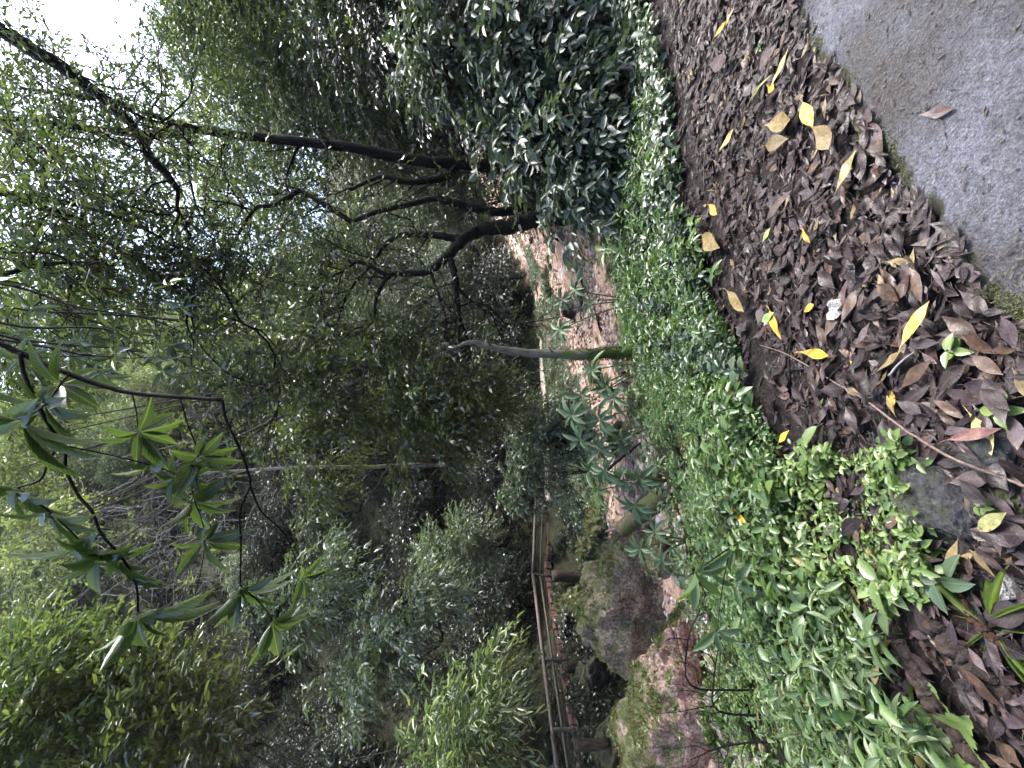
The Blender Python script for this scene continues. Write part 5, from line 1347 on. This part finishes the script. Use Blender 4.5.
pix_leaf('yellow leaf lying on another at the creeper edge', (728, 38), (741, 22), 0.35, 'yellow', 19)
pix_leaf('pale yellow narrow leaf joined to a yellow one at the creeper edge', (738, 28), (748, 8), 0.32, 'pale', 20)
pix_leaf('pinkish oval leaf with a hole at the creeper edge', (723, 66), (742, 58), 0.55, 'purple', 21)
pix_leaf('long purple leaf raised at its tip in the middle of the litter', (780, 222), (810, 190), 0.28, 'purple', 22)
pix_leaf('small bright green leaf lying flat on the dark litter', (779, 243), (787, 228), 0.6, 'green', 23)
pix_leaf('yellow leaf at the herb edge below the long brown stem', (764, 446), (776, 462), 0.4, 'yellow', 24)
pix_leaf('yellow green leaf hanging in the herbs at the litter edge', (795, 442), (806, 430), 0.5, 'lemon', 25)
pix_leaf('yellow leaf caught among the bright herbs', (756, 508), (775, 523), 0.35, 'yellow', 26, 0.12)
pix_leaf('big maroon leaf at the photo edge, lying across pale leaves by the wet slate', (972, 440), (1030, 428), 0.32, 'maroon', 27, 0.05)
pix_leaf('broad pale yellow leaf under the big maroon leaf', (990, 412), (1013, 455), 0.6, 'pale', 28, 0.02)
pix_leaf('broad olive leaf at the photo edge beyond the wet slate', (1000, 530), (1030, 512), 0.5, 'olive', 29, 0.03)
pix_leaf('long pale grey dead leaf beside the large orange yellow leaf', (878, 345), (893, 322), 0.4, 'purple', 30)
pix_leaf('big curled brown leaf on the litter beside the white scrap', (860, 325), (878, 290), 0.55, 'brown', 31)
pix_leaf('broad grey purple leaf next to the slender pale yellow leaf', (775, 70), (793, 45), 0.7, 'purple', 32)
pix_leaf('green strap-like leaf piece lying beside the slender pale yellow leaf', (762, 104), (788, 74), 0.13, 'olive', 33)
# white scraps and stones
def scrap(label, ix, iy, size, seed):
    c = hit(ix, iy); rng = np.random.default_rng(seed); a = Acc(); n = 7
    X, Y = np.meshgrid(np.linspace(-1, 1, n), np.linspace(-1, 1, n)); X = X + rng.normal(0, 0.12, X.shape); Y = Y + rng.normal(0, 0.12, Y.shape)
    Z = np.array([mnoise.fractal(Vector((x * 1.7 + seed, y * 1.7, 0.3)), 1, 2, 3) for x, y in zip(X.ravel(), Y.ravel())]) * 0.5
    V = np.stack([X.ravel(), Y.ravel() * 0.75, Z], 1) * size; ii = (np.arange(n - 1)[:, None] * n + np.arange(n - 1)[None]).ravel()
    a.add(V, [np.stack([ii, ii + 1, ii + n + 1, ii + n], 1)], 0, False)
    o = a.build('white_scrap', M['white_stone']); o.location = (c[0], c[1], gz(c[0], c[1]) + size * 0.5 + 0.02); return tag(o, label, 'scrap')


scrap('crumpled white scrap lying on the dark litter', 851, 310, 0.042, 1)
scrap('small white scrap beside the yellow leaf with a green leaf at its stalk', 780, 320, 0.025, 2)
c = hit(1012, 590); o = rock_acc((0.05, 0.04, 0.035), 95, 4).build('white_stone', M['white_stone']); o.location = c + UP * 0.03; tag(o, 'white stone at the photo edge beside the strap-leaved plant', 'stone')
# slate
for (lab, ix, iy, rad, seed, rz) in (('dark wet slate rock between the long brown stem and the low herbs', 950, 492, (0.26, 0.2, 0.12), 61, 0.5), ('blackish rock in the shadow under the long brown stem', 985, 450, (0.16, 0.12, 0.08), 63, 0.2),
                                     ('low mossy stone beside the wet slate at the photo edge', 1005, 500, (0.14, 0.12, 0.07), 64, 1.0)):
    c = hit(ix, iy); o = rock_acc(rad, seed, 5, 0.2, 0.2).build('slate_rock', M['slate' if 'moss' not in lab else 'rock_moss']); o.location = c - UP * 0.01; o.rotation_euler = (0.15, -0.1, rz); tag(o, lab, 'rock')
# long stem and sticks
a = Acc(); pp = [hit(*q) + UP * h for q, h in (((765, 345), 0.03), ((800, 355), 0.06), ((845, 382), 0.05), ((880, 400), 0.06), ((930, 430), 0.09), ((980, 458), 0.09), ((1024, 478), 0.06), ((1060, 495), 0.04))]
tube(a, pp, [0.0025, 0.003, 0.0035, 0.004, 0.0048, 0.005, 0.005, 0.005], 7, 0, 8, 0.16)
tag(a.build('dead_vine', flat_mat('brown_stem', [(0.03, 0.018, 0.014), (0.11, 0.07, 0.052)], 0.6, 60), None, pp[0]), 'long bare brown stem lying across the litter towards the wet slate', 'stem')
for (q0, q1, lab, mt, r) in (((902, 376), (928, 352), 'short pale stick lying near the large orange yellow leaf', 'dry_twig', 0.005), ((712, 190), (713, 150), 'thin brown stick standing across the litter near the creeper', 'twig', 0.005),
                             ((800, 380), (802, 330), 'black thin stick lying across the long brown stem', 'bark_dark', 0.006), ((860, 360), (835, 385), 'dark forked stick beside the long brown stem', 'bark_dark', 0.005)):
    A_, B_ = hit(*q0) + UP * 0.05, hit(*q1) + UP * 0.05; a = Acc(); tube(a, [A_, (A_ + B_) / 2 + UP * 0.01, B_], [r, r * 0.6], 6, 0, 4, 0.15); tag(a.build('stick', M[mt], None, A_), lab, 'stick')
# rotten wood in the near corner
for (q0, q1, r, lab, mt) in (((930, 600), (1030, 720), 0.034, 'dark rotten log running under the strap-leaved plant', 'rotten'), ((965, 590), (1015, 650), 0.014, 'reddish rotten wood splinter beneath the strap-leaved plant', 'rotten_red'), ((905, 640), (1010, 790), 0.03, 'blackened rotten log behind the crinkled fern leaves', 'rotten')):
    A_, B_ = hit(*q0), hit(*q1); a = Acc(); tube(a, [A_ + UP * 0.03, A_ * 0.6 + B_ * 0.4 + UP * 0.05, A_ * 0.2 + B_ * 0.8 + UP * 0.03, B_ + UP * 0.02], [r * 0.7, r, r * 1.1, r * 0.7], 22, 0, 16, 0.22)
    tag(a.build('rotten_log', M[mt], None, A_), lab, 'log')

for k in range(16):
    u_, v_ = rng.uniform(915, 1015), rng.uniform(600, 765); c = hit(u_, v_); e = hit(u_ + 22, v_ + 30); d = nrm(e - c + rng.normal(0, 0.02, 3))
    a = Acc(); L_ = rng.uniform(0.05, 0.13); tube(a, [c + UP * 0.025, c + d * L_ * 0.5 + UP * rng.uniform(0.03, 0.05), c + d * L_ + UP * 0.025], [0.003, rng.uniform(0.005, 0.011), 0.003], 8, 0, 6, 0.25)
    tag(a.build('bark_strip', M['rotten' if k % 4 else 'rotten_red'], None, c), 'dark strip of rotten bark lying between the rotten logs' if k % 4 else 'reddish strip of rotten bark lying between the rotten logs', 'bark', 'bark strips between the rotten logs')

# 260 individual dead leaves nearest the walker, the rest one mass
PROT = [(leaf_obj(500 + k, [0.36, 0.28, 0.42, 0.24, 0.5, 0.32, 0.38, 0.26][k % 8], mt)) for k, mt in enumerate(['dark', 'dark', 'dark', 'dark', 'dark', 'dark', 'brown', 'dark', 'purple', 'brown', 'dark', 'tan'])]
LLAB = {'dead_leaf_dark': ('wet blackish brown dead leaf lying in the litter beside the path', 'blackish dead leaves in the litter'), 'dead_leaf_brown': ('reddish brown dead leaf lying in the litter beside the path', 'brown dead leaves in the litter'),
        'dead_leaf_purple': ('greyish purple dead leaf lying in the litter beside the path', 'greyish purple dead leaves in the litter'), 'dead_leaf_tan': ('light tan dead leaf half buried in the litter beside the path', 'tan dead leaves in the litter')}
rng = np.random.default_rng(91)


def litter_points(n, rng, lo, hi, xr):
    x = rng.uniform(*xr, n); ye = np.interp(x, VERGE[:, 0], VERGE[:, 1]); pe = np.interp(x, EDGE[:, 0], EDGE[:, 1])
    t = rng.uniform(lo, hi, n); y = pe + 0.02 + (ye - pe) * t + (t > 0.8) * rng.uniform(0, 0.5, n)
    return x, y


x, y = litter_points(2600, rng, 0.0, 1.0, (-1.2, 2.6)); keep = []
for i in range(len(x)):
    p = np.array([x[i], y[i], 0.03])
    if in_view(p, 0) and project(p)[0] < 1020:
        keep.append((math.dist(p, (0, 0, EYE)), i))
keep.sort(); cnt = 0
sel = [i for d, i in keep][:520:2]
usedp = set()
for i in sel:
    k = int(rng.integers(len(PROT))); o = PROT[k] if k not in usedp else PROT[k].copy()
    if k in usedp: COL.objects.link(o)
    usedp.add(k)
    a = rng.uniform(0, 6.28); d = np.array([math.cos(a), math.sin(a), rng.normal(0, 0.07)])
    lay(o, np.array([x[i], y[i], gz(x[i], y[i]) + rng.uniform(0.006, 0.03)]), d, 0.045 + 0.115 * rng.random() ** 1.4, None, rng.normal(0, 0.18) + (math.pi if rng.random() < 0.35 else 0))
    l, g = LLAB[o.data.materials[0].name]; tag(o, l, 'leaf', g)
acc = Acc(); tms = []
for k in range(10):
    a = leaf_shape(600 + k, [0.36, 0.2, 0.5, 0.3, 0.16, 0.4, 0.24, 0.6, 0.34, 0.13][k], 8, 5)
    tms.append((np.concatenate(a.v), [f[0] for f in a.f]))
n = 24000; x, y = litter_points(n, rng, -0.045, 1.4, (-3.0, 6.5))
z = np.where(y < np.interp(x, EDGE[:, 0], EDGE[:, 1]) + 0.0, 0.055, terr(x, y)) + rng.uniform(0.0, 0.035, n)
a_ = rng.uniform(0, 6.28, n); D = np.stack([np.cos(a_), np.sin(a_), rng.normal(0, 0.07, n)], 1); NN = UP * np.where(rng.random(n) < 0.3, -1, 1)[:, None] + rng.normal(0, 0.14, (n, 3))
LL = 0.022 + 0.1 * rng.random(n) ** 1.5
kk = rng.integers(0, 10, n); mm = rng.choice(5, n, p=[0.83, 0.1, 0.05, 0.018, 0.002])
for k in range(10):
    for mi in range(5):
        q = (kk == k) & (mm == mi)
        if q.any(): inst(acc, tms[k], np.stack([x, y, z], 1)[q], D[q], NN[q], LL[q], LL[q], mi)
tag(acc.build('leaf_litter', [LM['dark'], LM['brown'], LM['purple'], LM['tan'], LM['yellow']]), 'thick wet mat of dark dead leaves between path and herbs', 'leaf litter', kind='stuff')
# crumbs and twigs on the concrete and in the litter
acc = Acc(); n = 3600; x = rng.uniform(-1, 3.5, n); pe = np.interp(x, EDGE[:, 0], EDGE[:, 1]); y = pe - rng.uniform(-1.3, 0.9, n) ** 1.0
A_ = np.stack([x, y, [gz(p, q) for p, q in zip(x, y)]], 1); on = y < pe
A_ = A_[(~on) | (rng.random(n) < 0.22)]; d = rand_dirs(rng, len(A_)) * np.array([1, 1, 0.15]); thin_tubes(acc, A_, A_ + d * rng.uniform(0.008, 0.06, len(A_))[:, None], 0.0016, 0)
k_ = 340; x = rng.uniform(-0.1, 2.6, k_); y = np.interp(x, EDGE[:, 0], EDGE[:, 1]) - np.abs(rng.normal(0, 0.28, k_)) - 0.03; P = np.stack([x, y, np.full(k_, 0.061)], 1); inst(acc, T8, P, rand_dirs(rng, k_) * (1, 1, 0.08), UP + rng.normal(0, 0.12, (k_, 3)), 0.008 + 0.03 * rng.random(k_) ** 2, 0.009, 0)
tag(acc.build('twig_crumbs', M['twig']), 'tiny dark twigs and crumbs strewn over the litter and the concrete', 'crumbs', kind='stuff')
# moss tufts along the path edge
acc = Acc(); n = 9000; t = rng.uniform(0, len(EP) - 1.001, n); i = t.astype(int)
o_ = rng.normal(0.02, 0.035, n); Q = EP[i] + EN[i] * (o_ + jag[i])[:, None] + rng.normal(0, 0.004, (n, 3)); Q[:, 2] = np.interp(o_, offs, hts) - 0.002
k = fbm(Q[:, 0] * 5, Q[:, 1] * 5, 95) > -0.12; Q = Q[k]
thin_tubes(acc, Q, Q + nrm(rng.normal(0, 0.6, (len(Q), 3)) + UP) * rng.uniform(0.004, 0.014, len(Q))[:, None], 0.0016, 0)
m = flat_mat('edge_moss', [(0.03, 0.035, 0.01), (0.07, 0.075, 0.02), (0.1, 0.1, 0.035)], 0.9, 30)
tag(acc.build('edge_moss', m), 'dark olive moss growing along the broken path edge', 'moss', kind='stuff')

# ------------------------------------------------------------------ seedlings in the litter
def seedling(label, ix, iy, L, nlv, h, seed, asp=0.5, mat='herb_leaf', tm=TO):
    c = hit(ix, iy); rng = np.random.default_rng(seed); t = thing('seedling', label, 'seedling', c, 'seedlings at the litter edge')
    w = Acc(); f = Acc(); top = c + UP * h + rng.normal(0, 0.015, 3); tube(w, [c - UP * 0.02, (c + top) / 2 + rng.normal(0, 0.006, 3), top], [0.003, 0.002], 5, 0, 3)
    for k in range(nlv):
        tt = 0.45 + 0.55 * k / max(1, nlv - 1); a = k * 2.4 + rng.normal(0, 0.3)
        D = np.array([[math.cos(a), math.sin(a), rng.normal(0.12, 0.15)]]); inst(f, tm, (c + (top - c) * tt)[None], D, UP[None] + rng.normal(0, 0.2, (1, 3)), L * rng.uniform(0.75, 1.15), L * asp, 0)
    w.build('stem', M['stem_green'], t, c); f.build('foliage', [M[mat]], t, c)


seedling('small bright seedling alone beside the large orange yellow leaf', 968, 352, 0.055, 6, 0.06, 1)
seedling('bright leafy seedling at the photo edge above the big maroon leaf', 1012, 412, 0.06, 7, 0.07, 2)
seedling('tallest litter seedling, four broad leaves next to an orange tan leaf', 705, 230, 0.09, 6, 0.12, 3, 0.45)
seedling('leafy seedling between the creeper and the tallest litter seedling', 692, 212, 0.08, 7, 0.14, 4, 0.5)
seedling('five-fingered seedling spreading flat beside the pale tan leaf', 722, 272, 0.1, 6, 0.08, 5, 0.36)
seedling('seedling with rounded leaves close to the bright herbs below the five-fingered one', 700, 285, 0.08, 7, 0.1, 6, 0.6)
seedling('dull green seedling with broad veined leaves at the middle of the herb edge', 752, 370, 0.1, 6, 0.12, 7, 0.6, 'creep_leaf')
seedling('seedling with one upright pointed leaf at the end of the long brown stem', 822, 420, 0.14, 2, 0.06, 8, 0.4)
seedling('tiny green seedling near the broad grey purple leaf', 762, 45, 0.04, 6, 0.04, 9)
seedling('low creeping seedling with small paired leaves by the wet slate', 912, 470, 0.05, 9, 0.09, 10)
seedling('tiny bright seedling sprouting on the mossy stone beside the wet slate', 1004, 508, 0.035, 5, 0.05, 11)
seedling('bushy seedling with small leaves where the herbs reach the long brown stem', 840, 455, 0.06, 10, 0.14, 12)
seedling('seedling with round leaves beside the yellow leaf caught in the herbs', 790, 495, 0.09, 7, 0.14, 13, 0.65)
seedling('seedling with large folded leaf pair above the blackened rotten log', 900, 580, 0.13, 5, 0.14, 14, 0.4)
seedling('seedling with crinkled pale leaf near the white stone', 960, 575, 0.1, 5, 0.1, 15, 0.5, 'creep_leaf')
seedling('long-leaved seedling between the two rotten logs', 905, 635, 0.13, 6, 0.12, 16, 0.32, 'lance_leaf')
seedling('pale long-leaved seedling beside the blackened rotten log', 890, 700, 0.12, 7, 0.16, 17, 0.35, 'lance_leaf')
# low herb patch by the slate as one mass
acc = Acc(); P = np.array([hit(ix, iy) for ix, iy in zip(rng.uniform(800, 945, 260), rng.uniform(450, 600, 260))]); P = P[(P[:, 0] < -0.05)]
plants(acc, rng, P, 0.09, 8, 0.05, 0.5, T8, mat=0, smat_r=0.002)
tag(acc.build('small_herbs', [M['herb_leaf'], M['stem_green']]), 'small shiny herbs crowding the litter beside the wet slate', 'herbs', kind='stuff')
# strap-leaved plant
c = hit(1005, 625); t = thing('strap_plant', 'strap-leaved plant with long arching yellow green blades on the rotten log', 'plant', c); rng = np.random.default_rng(5)
f = Acc(); TSB = make_template(list(np.linspace(0.06, 0.95, 12)), list(0.55 + 0.45 * np.sin(np.linspace(0.2, 3.0, 12))), 0.2, 0.5)
for k in range(11):
    a = k * 0.63 + rng.normal(0, 0.2); D = np.array([[math.cos(a), math.sin(a), rng.uniform(0.3, 0.9)]]); LL = rng.uniform(0.13, 0.24)
    inst(f, TSB, c[None], D, UP[None] + rng.normal(0, 0.1, (1, 3)), LL, 0.0095, 0)
f.build('blade', [M['blade_leaf']], t, c)
# crinkled fern-like plant
c = hit(965, 735); t = thing('crinkled_plant', 'plant with broad toothed crinkled leaves in the near corner', 'plant', c)
f = Acc(); n = 26; tt = np.linspace(0.03, 0.97, n); ww = np.sin(np.pi * tt ** 0.8) * (1 + 0.13 * np.where(np.arange(n) % 2 == 0, 1, -1)); TC = make_template(list(tt), list(ww), 0.1, 0.2, 0.03)
for k in range(6):
    a = k * 1.05 + 0.3; D = np.array([[math.cos(a), math.sin(a), rng.uniform(0.2, 0.7)]]); LL = rng.uniform(0.13, 0.2)
    inst(f, TC, (c + UP * 0.03)[None], D, UP[None] + rng.normal(0, 0.15, (1, 3)), LL, LL * 0.55, 0)
w = Acc(); tube(w, [c - UP * 0.05, c, c + UP * 0.035], [0.006, 0.004], 6, 0, 3)
w.build('stem', M['stem_green'], t, c); f.build('foliage', [M['herb_leaf']], t, c)
# ------------------------------------------------------------------ air
HB = (-160, -90, -40, 160, 200, 82)
import bmesh
bm = bmesh.new(); bmesh.ops.create_cube(bm, size=1.0)
me = bpy.data.meshes.new('haze'); bm.to_mesh(me); bm.free()
hz = bpy.data.objects.new('haze', me); COL.objects.link(hz)
hz.location = ((HB[0] + HB[3]) / 2, (HB[1] + HB[4]) / 2, (HB[2] + HB[5]) / 2); hz.scale = (HB[3] - HB[0], HB[4] - HB[1], HB[5] - HB[2])
m, nt, out = new_mat('haze_air'); pv = N_(nt, 'ShaderNodeVolumePrincipled'); pv.inputs['Color'].default_value = (0.93, 0.96, 1, 1); pv.inputs['Density'].default_value = 0.0002
nt.links.new(pv.outputs[0], out.inputs['Volume']); me.materials.append(m)
tag(hz, 'thin pale mist hanging in the ravine air', 'haze', kind='stuff')
print('terrain z', GZ.min(), GZ.max())
#@@END@@
